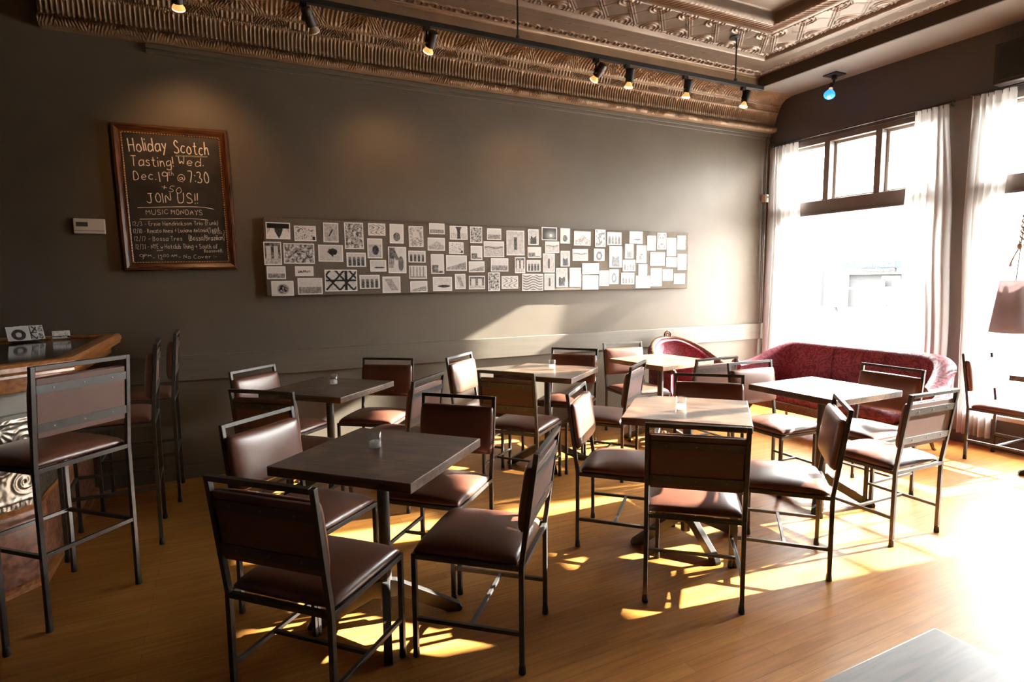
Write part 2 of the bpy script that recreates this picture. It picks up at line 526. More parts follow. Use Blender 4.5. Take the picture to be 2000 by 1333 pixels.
# ------------------------------------------------------------------ room shell
XW, YW, XL, YF = 5.919, 5.012, -3.3, -2.6      # window wall, long wall, far left wall, wall behind the viewer
ZC = 3.65
struct(MB().box(XL - .2, XW + .27, YF - .2, YW + .25, -.12, 0).build('floor', 'floor'))
struct(MB().box(XL, XW + .27, YW, YW + .25, 0, 3.95).build('wall_back', 'wall'))
struct(MB().box(XL - .2, XL, YF, YW, 0, 3.95).build('wall_left', 'wall_dark'))
struct(MB().box(XL, XW + .27, YF - .2, YF, 0, 3.95).build('wall_front', 'wall_dark'))
W1 = (3.17, 4.83); W2 = (1.16, 2.82); ZS, ZH, ZT0, ZT1 = .285, 2.985, 2.165, 2.322
mb = MB()
mb.box(XW, XW + .25, YF, YW, 0, ZS)
mb.box(XW, XW + .25, YF, YW, ZH, 3.95)
for a, b in ((YF, W2[0]), (W2[1], W1[0]), (W1[1], YW)):
    mb.box(XW, XW + .25, a, b, ZS, ZH)
struct(mb.build('wall_right', 'wall_dark'))
struct(MB().box(XW - .015, XW, W2[1] + .0, W1[0], .11, ZH + .03).build('trim_1', 'pillar'))
struct(MB().box(XW - .02, XW, 4.955, YW, .11, 3.05).build('trim_2', 'wall'))
# chair rail board and skirtings
mb = MB().box(-1.36, XW - .02, YW - .030, YW, .757, .9465)
struct(mb.build('trim_3', 'wallrail', bevel=.004))
struct(MB().box(-.86, XW - .02, YW - .014, YW, 0, .11).build('baseboard_back', 'wallrail', bevel=.004))
struct(MB().box(XW - .016, XW, YF, YW - .014, 0, .11).build('baseboard_right', 'wall_dark', bevel=.004))
struct(MB().box(XW - .05, XW + .08, W2[0] - .05, W2[1] + .03, ZS - .02, ZS + .018).build('trim_4', 'sash', bevel=.004))
struct(MB().box(XW - .05, XW + .08, W1[0] - .03, W1[1] + .05, ZS - .02, ZS + .018).build('trim_5', 'sash', bevel=.004))

def window(name, y0, y1):
    XO = XW + .02
    mb = MB()
    mb.box(XO, XO + .12, y0, y0 + .05, ZS, ZH).box(XO, XO + .12, y1 - .05, y1, ZS, ZH)
    mb.box(XO, XO + .12, y0 + .05, y1 - .05, ZH - .05, ZH).box(XO, XO + .12, y0 + .05, y1 - .05, ZS, ZS + .05)
    fr = struct(mb.build(name, 'windowframe', bevel=.004))
    mb = MB().box(XW - .004, XO + .12, y0 + .05, y1 - .05, ZT0 + .022, ZT1)
    mb.box(XW - .02, XO + .10, y0 + .05, y1 - .05, ZT0, ZT0 + .022)
    mb.build('transom_bar', 'windowframe', fr, bevel=.004)
    w = (y1 - y0) / 3
    for k in (1, 2):
        y = y0 + w * k
        MB().box(XW + .005, XO + .12, y - .032, y + .032, ZT1, ZH - .05).build('mullion', 'windowframe', fr, bevel=.003)
    for k in range(3):
        a = y0 + w * k + (.05 if k == 0 else .032); b = y0 + w * (k + 1) - (.05 if k == 2 else .032)
        mb = MB(); x0, x1 = XO + .07, XO + .105; t = .028
        mb.box(x0, x1, a, a + t, ZT1, ZH - .05).box(x0, x1, b - t, b, ZT1, ZH - .05)
        mb.box(x0, x1, a + t, b - t, ZT1, ZT1 + t).box(x0, x1, a + t, b - t, ZH - .05 - t, ZH - .05)
        sh = mb.build('sash', 'sash', fr, bevel=.003)
        MB().box(XO + .085, XO + .089, a + t, b - t, ZT1 + t, ZH - .05 - t).build('glass_pane', 'pane', sh)
    MB().box(XO + .085, XO + .091, y0 + .05, y1 - .05, ZS + .05, ZT0).build('glass_pane', 'pane', fr)
    return fr
window('window_1', *W1)
w2 = window('window_2', *W2)
for y in (1.50, 1.67, 1.84):                        # glazing bars of the near third of the right window
    MB().box(XW + .09, XW + .115, y - .012, y + .012, ZS + .05, ZT0).build('glazing_bar', 'windowframe', w2)
for z in (.52, .82, 1.30, 1.52):
    MB().box(XW + .091, XW + .114, W2[0] + .05, 1.84, z - .012, z + .012).build('glazing_bar', 'windowframe', w2)

# ------------------------------------------------------------------ ceiling
XFA, YB, YR0, XR0 = 5.37, 4.712, 1.9, .55       # fascia plane, band plane, near and left edge of the modelled tin relief
mb = MB()
mb.box(XL - .2, XW + .27, YF - .2, YW + .25, ZC + .20, ZC + .32)
mb.box(XL, XR0, YF, YB, ZC, ZC + .20)
mb.box(XR0, XFA, YF, YR0, ZC, ZC + .20)
struct(mb.build('ceiling', 'tin_light'))
mb = MB().box(XFA, XW + .02, YF, YW, 3.53, ZC + .20)
struct(mb.build('trim_6', 'soffit'))
struct(MB().box(XFA - .022, XFA, YF, YB, 3.527, ZC - .006).build('trim_7', 'fascia', bevel=.003))

def frac(x): return x - math.floor(x)
def sm(a, b, x):
    t = min(1, max(0, (x - a) / (b - a))); return t * t * (3 - 2 * t)
def ring(dx, dy, r, w):
    return math.exp(-((math.hypot(dx, dy) - r) / w) ** 2)
def tin_height(d, t):
    """height of the pressed tin below the ceiling plane (positive = hangs lower)"""
    h = 0.0
    h += .014 * math.exp(-((d - .012) / .012) ** 2)
    if d < .15:                                    # guilloche of linked rings
        u = frac(t / .115) - .5; x = u * .115; y = d - .085
        h += .008 * (ring(x, y, .036, .0075) + .7 * ring(x - .0575, y, .026, .0065) + .7 * ring(x + .0575, y, .026, .0065) + math.exp(-(math.hypot(x, y) / .012) ** 2))
    h += .004 * math.exp(-((d - .30) / .006) ** 2)
    k = frac(t / .19)
    if .24 < d < .36:
        h += .004 * math.exp(-((k - .5) * .19 / .018) ** 2) * abs(math.sin(d * 160))
    h += .052 * (sm(.365, .375, d) - sm(.455, .50, d))
    h += .016 * sm(.49, .50, d) * (1 - sm(.88, .885, d))
    if .49 < d < .90:                              # triangles with concentric arcs
        h += .007 * (math.exp(-((d - .515) / .006) ** 2) + math.exp(-((d - .865) / .006) ** 2))
        P = .30; x = frac(t / P) * P; y = d - .53; Hh = .32
        z = y / Hh
        e = abs(x - P * (z if z > 0 else 0) ) ; e2 = abs(x - P * (1 - z))
        h += .008 * (math.exp(-(e / .009) ** 2) + math.exp(-((e - .026) / .007) ** 2) * .6)
        h += .005 * math.exp(-(e2 / .006) ** 2)
        for cx, cy in ((P * .5, .0), (P * .0, Hh), (P, Hh)):
            dx, dy = x - cx, y - cy
            h += .008 * (ring(dx, dy, .085, .008) + ring(dx, dy, .055, .008) + math.exp(-(math.hypot(dx, dy) / .02) ** 2))
        h += .005 * sm(.05, .0, abs(x - P * .5) - .02) * math.exp(-((y - .2) / .05) ** 2)
    h += .045 * (sm(.90, .91, d) - sm(1.05, 1.09, d))
    if .91 < d < 1.08:                             # rope / egg moulding
        h += .014 * max(0, math.sin((t + d * .8) / .046 * 2 * PI)) * math.exp(-((d - .99) / .05) ** 2)
    h -= .05 * sm(1.07, 1.09, d)
    return h
def ceil_pt(i, j):
    x = XR0 + (XFA - XR0) * i; y = YR0 + (YB - YR0) * j
    a = XFA - x; b = YB - y
    d, t = (a, b) if a < b else (b, a)
    if d > 1.09:                                   # coffers of stippled tin divided by moulded beams
        q = (a - 1.09) / 1.34; f = frac(q); e = min(f, 1 - f) * 1.34 if q > .3 else 9
        h = -.05 + .075 * (1 - sm(.09, .10, e)) + (.012 * max(0, math.sin(b / .046 * 2 * PI)) if .075 < e < .095 else 0) - .03 * (1 - sm(.045, .05, e))
    else:
        h = tin_height(d, t)
    return (x, y, ZC - h * (1.35 if d < .36 or .49 < d < .90 else 1))
BO = 1.095                                         # width of the patterned border
def sub(x0, x1, y0, y1, step):
    def fn(i, j):
        return ceil_pt((x0 + (x1 - x0) * i - XR0) / (XFA - XR0), (y0 + (y1 - y0) * j - YR0) / (YB - YR0))
    return fn, int((x1 - x0) / step), int((y1 - y0) / step)
mb = MB()
for a_ in ((XR0, XFA, YB - BO, YB, .0055), (XFA - BO, XFA, YR0, YB - BO, .0055), (XR0, XFA - BO, YR0, YB - BO, .010)):
    fn, nu, nv = sub(*a_)
    mb.grid(fn, nu, nv, flip=True)
struct(mb.build('trim_8', 'tin_light', smooth=True))

# ------------------------------------------------------------------ pressed tin cornice along the long wall
def lerp_prof(P, s):
    n = len(P) - 1; k = min(n - 1, int(s * n)); f = s * n - k
    return (P[k][0] + (P[k + 1][0] - P[k][0]) * f, P[k][1] + (P[k + 1][1] - P[k][1]) * f)
random.seed(4)
CX0 = -.945
def nz(x, v, k): return noise.noise(Vector((x * 26, v * 5, k * 9.1)))
def leaf(x, v, P, sl):
    u = frac(x / P) - .5
    m = math.exp(-((abs(u) - .5 * (1 - v)) * P / .05) ** 2)
    return m * (math.sin((x * (1 if u > 0 else -1) + v * sl) / .021 * 2 * PI + 2.2 * nz(x, v, 1)) * .6 + .4)
SEG = []   # (profile points, rows, displacement fn(x, v))
SEG.append(([(.0, 3.165), (.045, 3.168)], 1, lambda x, v: 0))
SEG.append(([(.045, 3.168), (.075, 3.175), (.092, 3.195), (.092, 3.215), (.078, 3.236), (.06, 3.243)], 10,
            lambda x, v: (.009) * math.exp(-((v - .5) / .32) ** 2) * math.sin((x * (1 if frac(x / .34) > .5 else -1) + .05 * v) / .019 * 2 * PI + 2.5 * nz(x, v, 2)) * (.35 + .65 * sm(-.15, .35, nz(x * .45, v * .6, 3) + .15 * math.cos(x / .17 * 2 * PI)))))
SEG.append(([(.06, 3.243), (.058, 3.252), (.062, 3.262)], 6, lambda x, v: .009 * math.sin(PI * v) * max(0, math.cos(x / .029 * 2 * PI))))
SEG.append(([(.062, 3.262), (.066, 3.30), (.078, 3.345), (.095, 3.372)], 12,
            lambda x, v: .0075 * math.cos(x / .029 * 2 * PI) * min(1, 6 * v, 5 * (1 - v)) + .010 * leaf(x, v, .46, .02) * sm(.55, .8, v)))
SEG.append(([(.095, 3.372), (.104, 3.38), (.106, 3.389)], 5, lambda x, v: .007 * math.sin(PI * v) * (.55 + .45 * math.cos(x / .0145 * 2 * PI))))
SEG.append(([(.106, 3.389), (.112, 3.415), (.122, 3.436)], 9,
            lambda x, v: (.006 * math.cos(x / .033 * 2 * PI) if frac(x / .46 + .25) > .5 else .010 * math.sin((x + (v - .5) * .05 * (1 if frac(x / .46 + .25) > .25 else -1)) / .02 * 2 * PI + 2.4 * nz(x, v, 5))) * min(1, 5 * v, 5 * (1 - v))))
SEG.append(([(.122, 3.436), (.13, 3.443), (.134, 3.45)], 4, lambda x, v: .006 * math.sin(PI * v) * (.55 + .45 * math.cos(x / .0145 * 2 * PI))))
SEG.append(([(.134, 3.45), (.155, 3.478), (.19, 3.502), (.24, 3.519), (.296, 3.528)], 20,
            lambda x, v: (.0075 * math.cos(x / .033 * 2 * PI) * (1 - .8 * math.exp(-((abs(frac(x / .46) - .5) - .30 * (1 - v)) * .46 / .085) ** 2))
                          + .011 * math.exp(-((abs(frac(x / .46) - .5) - .30 * (1 - v)) * .46 / .080) ** 2) * math.sin((x * (1 if frac(x / .46) > .5 else -1) + v * .12) / .022 * 2 * PI + 2.6 * nz(x, v, 4))) * min(1, 5 * v, 6 * (1 - v))))
SEG.append(([(.296, 3.528), (.300, 3.53)], 1, lambda x, v: 0))
rows = []
for P, n, fn in SEG:
    for i in range(n):
        v = i / n; d, z = lerp_prof(P, v); d2, z2 = lerp_prof(P, min(1, v + .02)); d1, z1 = lerp_prof(P, max(0, v - .02))
        tx, tz = d2 - d1, z2 - z1; L_ = math.hypot(tx, tz) or 1
        rows.append((d, z, tz / L_, -tx / L_, fn, v))   # outward normal: away from wall / downward
rows.append((.300, 3.53, 1, 0, SEG[-1][2], 1))
NX = 1700
def corn(i, j):
    d, z, nx, nz, fn, v = rows[int(round(j * (len(rows) - 1)))]
    x = CX0 + (XW - CX0) * i; h = fn(x, v)
    return (x, YW - d - nx * h, z + nz * h)
mb = MB().grid(corn, NX, len(rows) - 1)
# closing face at the open left end
n0 = len(mb.v); prof = [(CX0, YW - r[0], r[1]) for r in rows]
mb.add([(CX0, YW, 3.165)] + prof + [(CX0, YW, 3.53)], [tuple(range(len(prof) + 2))])
struct(mb.build('trim_9', 'tin', smooth=True))
# plain finely ribbed frieze above the cove
def frieze(i, j):
    x = CX0 + (XFA - CX0) * i
    return (x, YB + .0006 * math.cos(x / .012 * 2 * PI) - .012 * sm(.9, 1, j), 3.53 + .125 * j)
mb = MB().grid(frieze, 1200, 8)
mb.box(CX0, XFA, YB - .024, YB, ZC - .022, ZC + .01)
mb.box(CX0, XFA, YB + .012, YW, 3.655, 3.9)
struct(mb.build('trim_10', 'tin', smooth=True))
# dark two-step moulding under the cornice
mb = MB().box(-.36, XW - .02, YW - .030, YW, 3.128, 3.165).box(-.36, XW - .02, YW - .018, YW, 3.098, 3.128)
struct(mb.build('trim_11', 'wallrail', bevel=.004))

# ------------------------------------------------------------------ outside
struct(MB().box(XW + .3, 20, -30, 60, -.3, -.12).build('street', 'asphalt'))
struct(MB().box(20, 60, -30, 60, -.3, 0.0).build('pavement', 'concrete'))
b = thing('parking_garage', 'pale parking garage across the street with blue entrance sign', 'building', (28, 17, 0))
mb = MB()
mb.box(0, 6, -30, -1.2, 0, 5.2).box(0, 6, -1.2, 12, 1.62, 5.2).box(0, 6, 1.95, 12, 0, 1.62)
mb.build('facade', 'facade', b)
MB().box(-.03, 0, -9, 3.2, 3.22, 3.72).build('band', 'grey_band', b)
MB().box(.35, .45, -1.2, 1.95, 0, 1.62).build('shade_sheet', 'garage', b)  # dark sheet just behind the opening, its colour stands for the shaded interior
MB().bar((-.5, 1.9, .95), (-.5, -1.1, .95), .08, .09).build('barrier_arm', 'signwhite', b)
s = thing('entrance_sign', 'blue sign reading ENTRANCE over the garage opening', 'sign', (27.9, 17.1, 2.08))
MB().box(-.04, .07, -1.9, 2.05, -.17, .17).build('board', 'signblue', s, bevel=.01)
def text_mesh(txt, size, name, mname, parent, loc, align='CENTER', ext=.006, bold=.0):
    """lettering standing in the plane x = const and read from the -x side"""
    c = bpy.data.curves.new(name, 'FONT'); c.body = txt; c.size = size; c.extrude = ext; c.offset = bold
    c.align_x = align; c.align_y = 'CENTER'
    o = bpy.data.objects.new(name, c); COL.objects.link(o)
    dg = bpy.context.evaluated_depsgraph_get()
    me = bpy.data.meshes.new_from_object(o.evaluated_get(dg))
    bpy.data.objects.remove(o)
    me.materials.clear(); me.materials.append(M[mname])
    o = bpy.data.objects.new(name, me); COL.objects.link(o); o.parent = parent
    o.matrix_local = Matrix(((0, 0, -1, loc[0]), (-1, 0, 0, loc[1]), (0, 1, 0, loc[2]), (0, 0, 0, 1)))
    return o
text_mesh('ENTRANCE', .30, 'lettering', 'signwhite', s, (-.05, .13, .0), bold=.012)
s = thing('clearance_sign', 'small grey clearance sign under the blue entrance sign', 'sign', (27.9, 17.25, 1.80))
MB().box(-.04, .07, -.82, .82, -.09, .09).build('board', 'signgrey', s, bevel=.006)
text_mesh("CLEARANCE  6'8\"", .15, 'lettering', 'signwhite', s, (-.05, 0, 0), bold=.004)
k = thing('advertising_panel', 'white free-standing advertising panel on the far pavement', 'panel', (24, 16.6, 0))
MB().box(-.10, .10, -.48, .48, .2, 1.92).xf(Matrix.Rotation(.15, 4, 'Z')).build('case', 'kiosk', k, bevel=.02)
MB().box(.11, .20, -.30, .72, .2, 1.90).xf(Matrix.Rotation(.15, 4, 'Z')).build('side_case', 'kioskdark', k, bevel=.02)
MB().lathe([(.16, 0), (.10, .08), (.06, .22)], (0, 0, 0)).build('foot', 'kioskdark', k)
def news_box(x, y, w, z0, z1, label):
    t = thing('newspaper_box', label, 'newspaper box', (x, y, 0), 0, 'newspaper boxes on the far pavement')
    MB().box(-.22, .22, -w / 2, w / 2, z0, z1).build('cabinet', 'kiosk', t, bevel=.02)
    MB().box(-.235, -.22, -w / 2 + .07, w / 2 - .07, z1 - .42, z1 - .12).build('window', 'kioskdark', t)
    for a in (-1, 1):
        MB().box(-.05, .05, a * (w / 2 - .10) - .03, a * (w / 2 - .10) + .03, 0, z0).build('leg', 'kiosk', t)
news_box(24.0, 14.95, .62, .62, 1.33, 'wide low white newspaper box beside the garage opening')
news_box(24.55, 14.62, .5, .35, 1.52, 'tall narrow white newspaper box behind the wide one')
# ------------------------------------------------------------------ chairs and bar stools
def make_seat(name, label, cat, w, d, zj, zt, lean, bar_stool=False):
    t = thing(name, label, cat)
    T = .0195; x0 = w / 2; yr = -d / 2; yf = d / 2
    ang = math.atan2(lean, zt - zj)
    def back(z): return yr - lean * (z - zj) / (zt - zj)
    FT = MB().lathe([(.0125, 0), (.0145, .003), (.0135, .02), (.0118, .034), (.0105, .04)], n=14).mesh('rubber_foot', 'rubber', True)
    def foot(leg, x, y):
        o = bpy.data.objects.new('rubber_foot', FT); COL.objects.link(o); o.parent = leg; o.location = (x, y, 0)
    for sx in (-1, 1):
        l = MB().sq([(sx * x0, yr, .006), (sx * x0, yr, zj), (sx * x0, back(zt - T / 2), zt - T / 2 + .009)], T, T).build('rear_leg', 'steel', t, bevel=.0015)
        foot(l, sx * x0, yr)
        l = MB().box(sx * x0 - T / 2, sx * x0 + T / 2, yf - T / 2, yf + T / 2, .006, zj - .02).build('front_leg', 'steel', t, bevel=.0015)
        foot(l, sx * x0, yf)
    mb = MB(); zr = zj - .010
    for y in (yr, yf): mb.box(-x0 + (T / 2 if y == yr else -T / 2), x0 - (T / 2 if y == yr else -T / 2), y - T / 2, y + T / 2, zr - .010, zr + .010)
    for s in (-1, 1): mb.box(s * x0 - T / 2, s * x0 + T / 2, yr + T / 2, yf - T / 2, zr - .010, zr + .010)
    mb.build('seat_frame', 'steel', t, bevel=.0015)
    mb = MB().bar((-x0 + T / 2, back(zt - T / 2), zt - T / 2), (x0 - T / 2, back(zt - T / 2), zt - T / 2), T, T, up=(0, -math.sin(ang), math.cos(ang)))
    mb.build('top_rail', 'steel', t, bevel=.0015)
    if bar_stool:
        zs = .335
        for s in (-1, 1):
            MB().box(s * x0 - .008, s * x0 + .008, yr + T / 2, yf - T / 2, zs - .009, zs + .009).build('footrest', 'steel', t, bevel=.0015)
            y = s * d / 2
            MB().box(-x0 + T / 2, x0 - T / 2, y - .008, y + .008, zs - .009, zs + .009).build('footrest', 'steel', t, bevel=.0015)
    else:
        zs = .160
        for s in (-1, 1):
            MB().box(s * x0 - .008, s * x0 + .008, yr + T / 2, yf - T / 2, zs - .008, zs + .008).build('side_stretcher', 'steel', t, bevel=.0015)
        MB().box(-x0 + .008, x0 - .008, -.02, -.004, zs - .007, zs + .007).build('cross_stretcher', 'steel', t, bevel=.0015)
    o = pillow(w + .012, d - .002, zj + .001, .042, .016).build('seat', 'leather', t, smooth=True)
    o.location = (0, .010, 0)
    zb0, zb1 = (zj + .125, zt - .052)
    if bar_stool: zb0, zb1 = zj + .125, zt - .05
    zm = (zb0 + zb1) / 2; hh = (zb1 - zb0) / math.cos(ang)
    R = Matrix.Translation((0, back(zm) + T / 2 + .002, zm)) @ Matrix.Rotation(ang, 4, 'X') @ Matrix.Rotation(-PI / 2, 4, 'X')
    pillow(w + .016, hh, 0, .034, .010, p=7).xf(R).build('backrest', 'leather', t, smooth=True)
    R2 = Matrix.Translation((0, back(zm), zm)) @ Matrix.Rotation(ang, 4, 'X')
    MB().box(-x0 + .014, x0 - .014, -.004, T / 2 + .0015, -hh / 2 + .004, hh / 2 - .004).xf(R2).build('back_board', 'backboard', t, bevel=.003)
    for s in (-1, 1):
        zc = s * hh * .315
        st = MB().box(-x0 + .011, x0 - .011, -.008, -.0042, zc - .019, zc + .019).xf(R2).build('strap', 'strap', t)
        for x in (-.62, 0, .62):
            mb = MB().lathe([(.0045, 0), (.0045, .0015), (.002, .0022)], (0, 0, 0), 10)
            mb.xf(R2 @ Matrix.Translation((x * x0, -.0079, zc)) @ Matrix.Rotation(PI / 2, 4, 'X')).build('screw', 'screw', st)
    return t

R_ = math.radians
CH = [
 (.281, 2.165, -46.0, 'nearest chair at the bottom left, back turned to the viewer, below the big dark table'),
 (.933, 2.155, 48.3, 'brown chair seen side-on at the right end of the big dark foreground table'),
 (.323, 2.777, -139.2, 'chair with gleaming brown back rest at the left of the big dark foreground table'),
 (.963, 2.797, 134.9, 'chair with dark back rest facing the viewer behind the big dark foreground table'),
 (.377, 3.878, -41.6, 'dark-backed chair pushed under the left table by the wall, behind the gleaming chair'),
 (.391, 4.494, -136.9, 'chair by the wall nearest the bar, pale back rest at the left wall table'),
 (1.061, 4.517, 143.5, 'chair facing the viewer against the wall at the right of the left wall table'),
 (1.027, 3.870, 43.6, 'chair turned to the left wall table, its two grey back straps showing'),
 (1.958, 3.766, -52.1, 'chair with its dark back to the viewer in front of the middle wall table'),
 (1.985, 4.423, -140.1, 'chair with sunlit pale back rest at the left of the middle wall table'),
 (2.697, 4.356, 131.5, 'chair facing the viewer behind the middle wall table and its lit votive'),
 (2.029, 2.655, -136.0, 'chair with sunlit back rest at the left of the grey sunlit table'),
 (1.992, 2.067, -40.7, 'chair seen squarely from behind in front of the grey sunlit table'),
 (2.619, 3.692, 37.0, 'chair at the right of the middle wall table, its strapped back showing'),
 (2.680, 2.640, 137.9, 'chair facing the viewer on the far side of the grey sunlit table'),
 (2.615, 2.075, 43.7, 'chair at the right of the grey sunlit table, its back cushion edge-on'),
 (3.477, 2.072, -1.3, 'chair with strapped back to the viewer at the bleached table before the sofa'),
 (3.939, 2.470, 89.2, 'chair with dark back rest between the bleached table and the red sofa'),
 (3.556, 2.858, 177.5, 'chair with pale grey lit back rest at the left of the bleached table'),
 (3.521, 3.685, -.8, 'strapped back chair pushed to the light oak table by the red tub chair'),
 (3.553, 4.445, 173.7, 'chair against the wall left of the red tub chair'),
 (5.596, 2.319, 179.4, 'white-glaring chair by the right window, under the pink lampshade'),
]
G = 'brown dining chairs around the tables'
ch0 = make_seat('dining_chair', CH[0][3], 'chair', .4188, .4339, .4282, .8616, .0609)
for i, (x, y, a, lab) in enumerate(CH):
    if i == 0:
        ch0.location = (x, y, 0); ch0.rotation_euler = (0, 0, R_(a)); ch0['group'] = G
    else:
        dup(ch0, (x, y, 0), R_(a), lab, G)
ST = [
 (-.733, 3.329, 46.1, 'nearest whole bar stool, strapped back toward the viewer, at the bar corner'),
 (-.585, 3.995, 91.7, 'middle bar stool seen edge-on beside the bar end'),
 (-.523, 4.707, 90.0, 'bar stool closest to the wall, seen edge-on at the bar end'),
 (-1.140, 2.900, 46.0, 'bar stool mostly outside the left edge, only one leg showing'),
]
GS = 'bar stools along the bar'
st0 = make_seat('bar_stool', ST[0][3], 'bar stool', .4233, .4359, .7152, 1.1517, .0367, True)
for i, (x, y, a, lab) in enumerate(ST):
    if i == 0:
        st0.location = (x, y, 0); st0.rotation_euler = (0, 0, R_(a)); st0['group'] = GS
    else:
        dup(st0, (x, y, 0), R_(a), lab, GS)

# ------------------------------------------------------------------ tables
def make_table(name, label, top, arm0=-1.0):
    t = thing(name, label, 'table')
    s = .324
    MB().box(-s, s, -s, s, .720, .760).build('table_top', top, t, bevel=.004, seg=3)
    MB().box(-.13, .13, -.13, .13, .708, .7195).build('mounting_plate', 'black', t, bevel=.002)
    MB().lathe([(.026, .05), (.026, .700), (.034, .702), (.034, .708)], n=24).build('column', 'steel', t, smooth=False)
    for k in range(4):
        a = k * PI / 2 + arm0
        mb = MB()
        # tapered plate arm standing on edge, sloping from the column to the floor
        prof = [(.018, .105), (.018, .185), (.045, .180), (.322, .034), (.334, .014), (.330, .0), (.275, .0), (.055, .108)]
        n = len(prof); w = .017
        vs = [(r, -w, z) for r, z in prof] + [(r, w, z) for r, z in prof]
        fs = [tuple(range(n)), tuple(range(2 * n - 1, n - 1, -1))] + [(i, n + i, n + (i + 1) % n, (i + 1) % n) for i in range(n)]
        mb.add(vs, fs).xf(Matrix.Rotation(a, 4, 'Z')).build('base_arm', 'steel', t, bevel=.002)
    return t
TB = [
 (.594, 2.457, -46.3, 'big dark square table in the foreground with a clear votive'),
 (.663, 4.201, -45.8, 'dark table by the wall on the left, with a small votive'),
 (2.352, 4.081, -52.5, 'half-sunlit table by the wall below the pinboard'),
 (2.330, 2.464, -45.9, 'grey sunlit table behind the chair seen squarely from the back'),
 (1.296 - .324, .643 - .324, 0, 'dark table top corner at the bottom right edge'),
 (5.486, 1.862, 0, 'table cut by the right edge below the pink lampshade'),
 (3.564, 2.527, -90.2, 'bare sun-bleached table in front of the red sofa'),
]
GT = 'square pedestal tables'
tb0 = make_table('dining_table', TB[0][3], 'tabletop')
for i, (x, y, a, lab) in enumerate(TB):
    if i == 0:
        tb0.location = (x, y, 0); tb0.rotation_euler = (0, 0, R_(a)); tb0['group'] = GT
    else:
        dup(tb0, (x, y, 0), R_(a), lab, GT)
td = make_table('dining_table', 'light oak topped table in front of the red tub chair', 'oak')
td.location = (3.564, 4.127, 0); td.rotation_euler = (0, 0, R_(-83.6)); td['group'] = GT

def make_votive(label):
    t = thing('votive_candle', label, 'candle holder')
    MB().lathe([(.0262, .0), (.0275, .003), (.0282, .078), (.0265, .079), (.0250, .010), (.001, .010)], n=32, closed=True).build('glass', 'votive', t, smooth=True)
    MB().lathe([(.0245, .0105), (.0248, .036), (.020, .0385), (.008, .034), (.001, .034)], n=24).build('wax', 'wax', t, smooth=True)
    MB().tube([(0, 0, .033), (.001, 0, .046)], .0009, 6).build('wick', 'black', t)
    return t
GV = 'glass votives on the tables'
VO = [(.577, 2.499, 'clear glass votive half full of wax on the big foreground table'),
      (.701, 4.235, 'glass votive on the dark left wall table'),
      (2.406, 4.097, 'brightly lit votive on the half-sunlit middle wall table'),
      (2.253, 2.437, 'glaring white votive on the grey sunlit table')]
v0 = make_votive(VO[0][2])
for i, (x, y, lab) in enumerate(VO):
    if i == 0: v0.location = (x, y, .76); v0['group'] = GV
    else: dup(v0, (x, y, .76), .3 * i, lab, GV)

# ------------------------------------------------------------------ red sofa and red tub chair
def arc_path(pts, n):
    """Catmull-Rom through 2-D points -> n+1 samples with outward (right-hand) normals"""
    P = [Vector(p) for p in pts]; P = [P[0] * 2 - P[1]] + P + [P[-1] * 2 - P[-2]]
    out = []; m = len(P) - 3
    for i in range(n + 1):
        s = i / n * m; k = min(m - 1, int(s)); t = s - k
        a, b, c, d = P[k:k + 4]
        q = .5 * ((2 * b) + (c - a) * t + (2 * a - 5 * b + 4 * c - d) * t * t + (3 * b - a - 3 * c + d) * t ** 3)
        g = .5 * ((c - a) + 2 * (2 * a - 5 * b + 4 * c - d) * t + 3 * (3 * b - a - 3 * c + d) * t * t)
        g.normalize(); out.append((q, Vector((g.y, -g.x)), s / m))
    return out
def shell(path, thick, z0, ztop, roll=.05):
    """upholstered wall along a plan path: inner face, rolled top, outer face"""
    mb = MB(); n = len(path) - 1; K = 20
    def fn(i, j):
        q, nrm, u = path[int(round(i * n))]; zt = ztop(u); k = int(round(j * K))
        if k <= 6: off, z = 0, z0 + (zt - roll - z0) * k / 6
        elif k <= 14:
            a = PI * (k - 6) / 8; off = thick / 2 - (thick / 2 + .02) * math.cos(a); z = zt - roll + roll * math.sin(a)
            if k == 14: off = thick
        else: off, z = thick, zt - roll - (zt - roll - z0) * (k - 14) / 6
        bow = .02 * math.sin(PI * min(1, k / 6)) if k <= 6 else 0
        p = q + nrm * (off - bow)
        return (p.x, p.y, z)
    mb.grid(fn, n, K)
    for i in (0, n):
        st = [i + r * (n + 1) for r in range(K + 1)]
        mb.f.append(tuple(st if i else st[::-1])); mb.mi.append(0)
    return mb
def cab_leg(mb, x, y, h, sx, sy):
    pts = [(x, y, h), (x + sx * .02, y + sy * .02, h * .72), (x + sx * .008, y + sy * .008, h * .35), (x + sx * .02, y + sy * .02, .02), (x + sx * .03, y + sy * .03, 0)]
    return mb.tube(pts, [.030, .028, .018, .013, .016], 10)

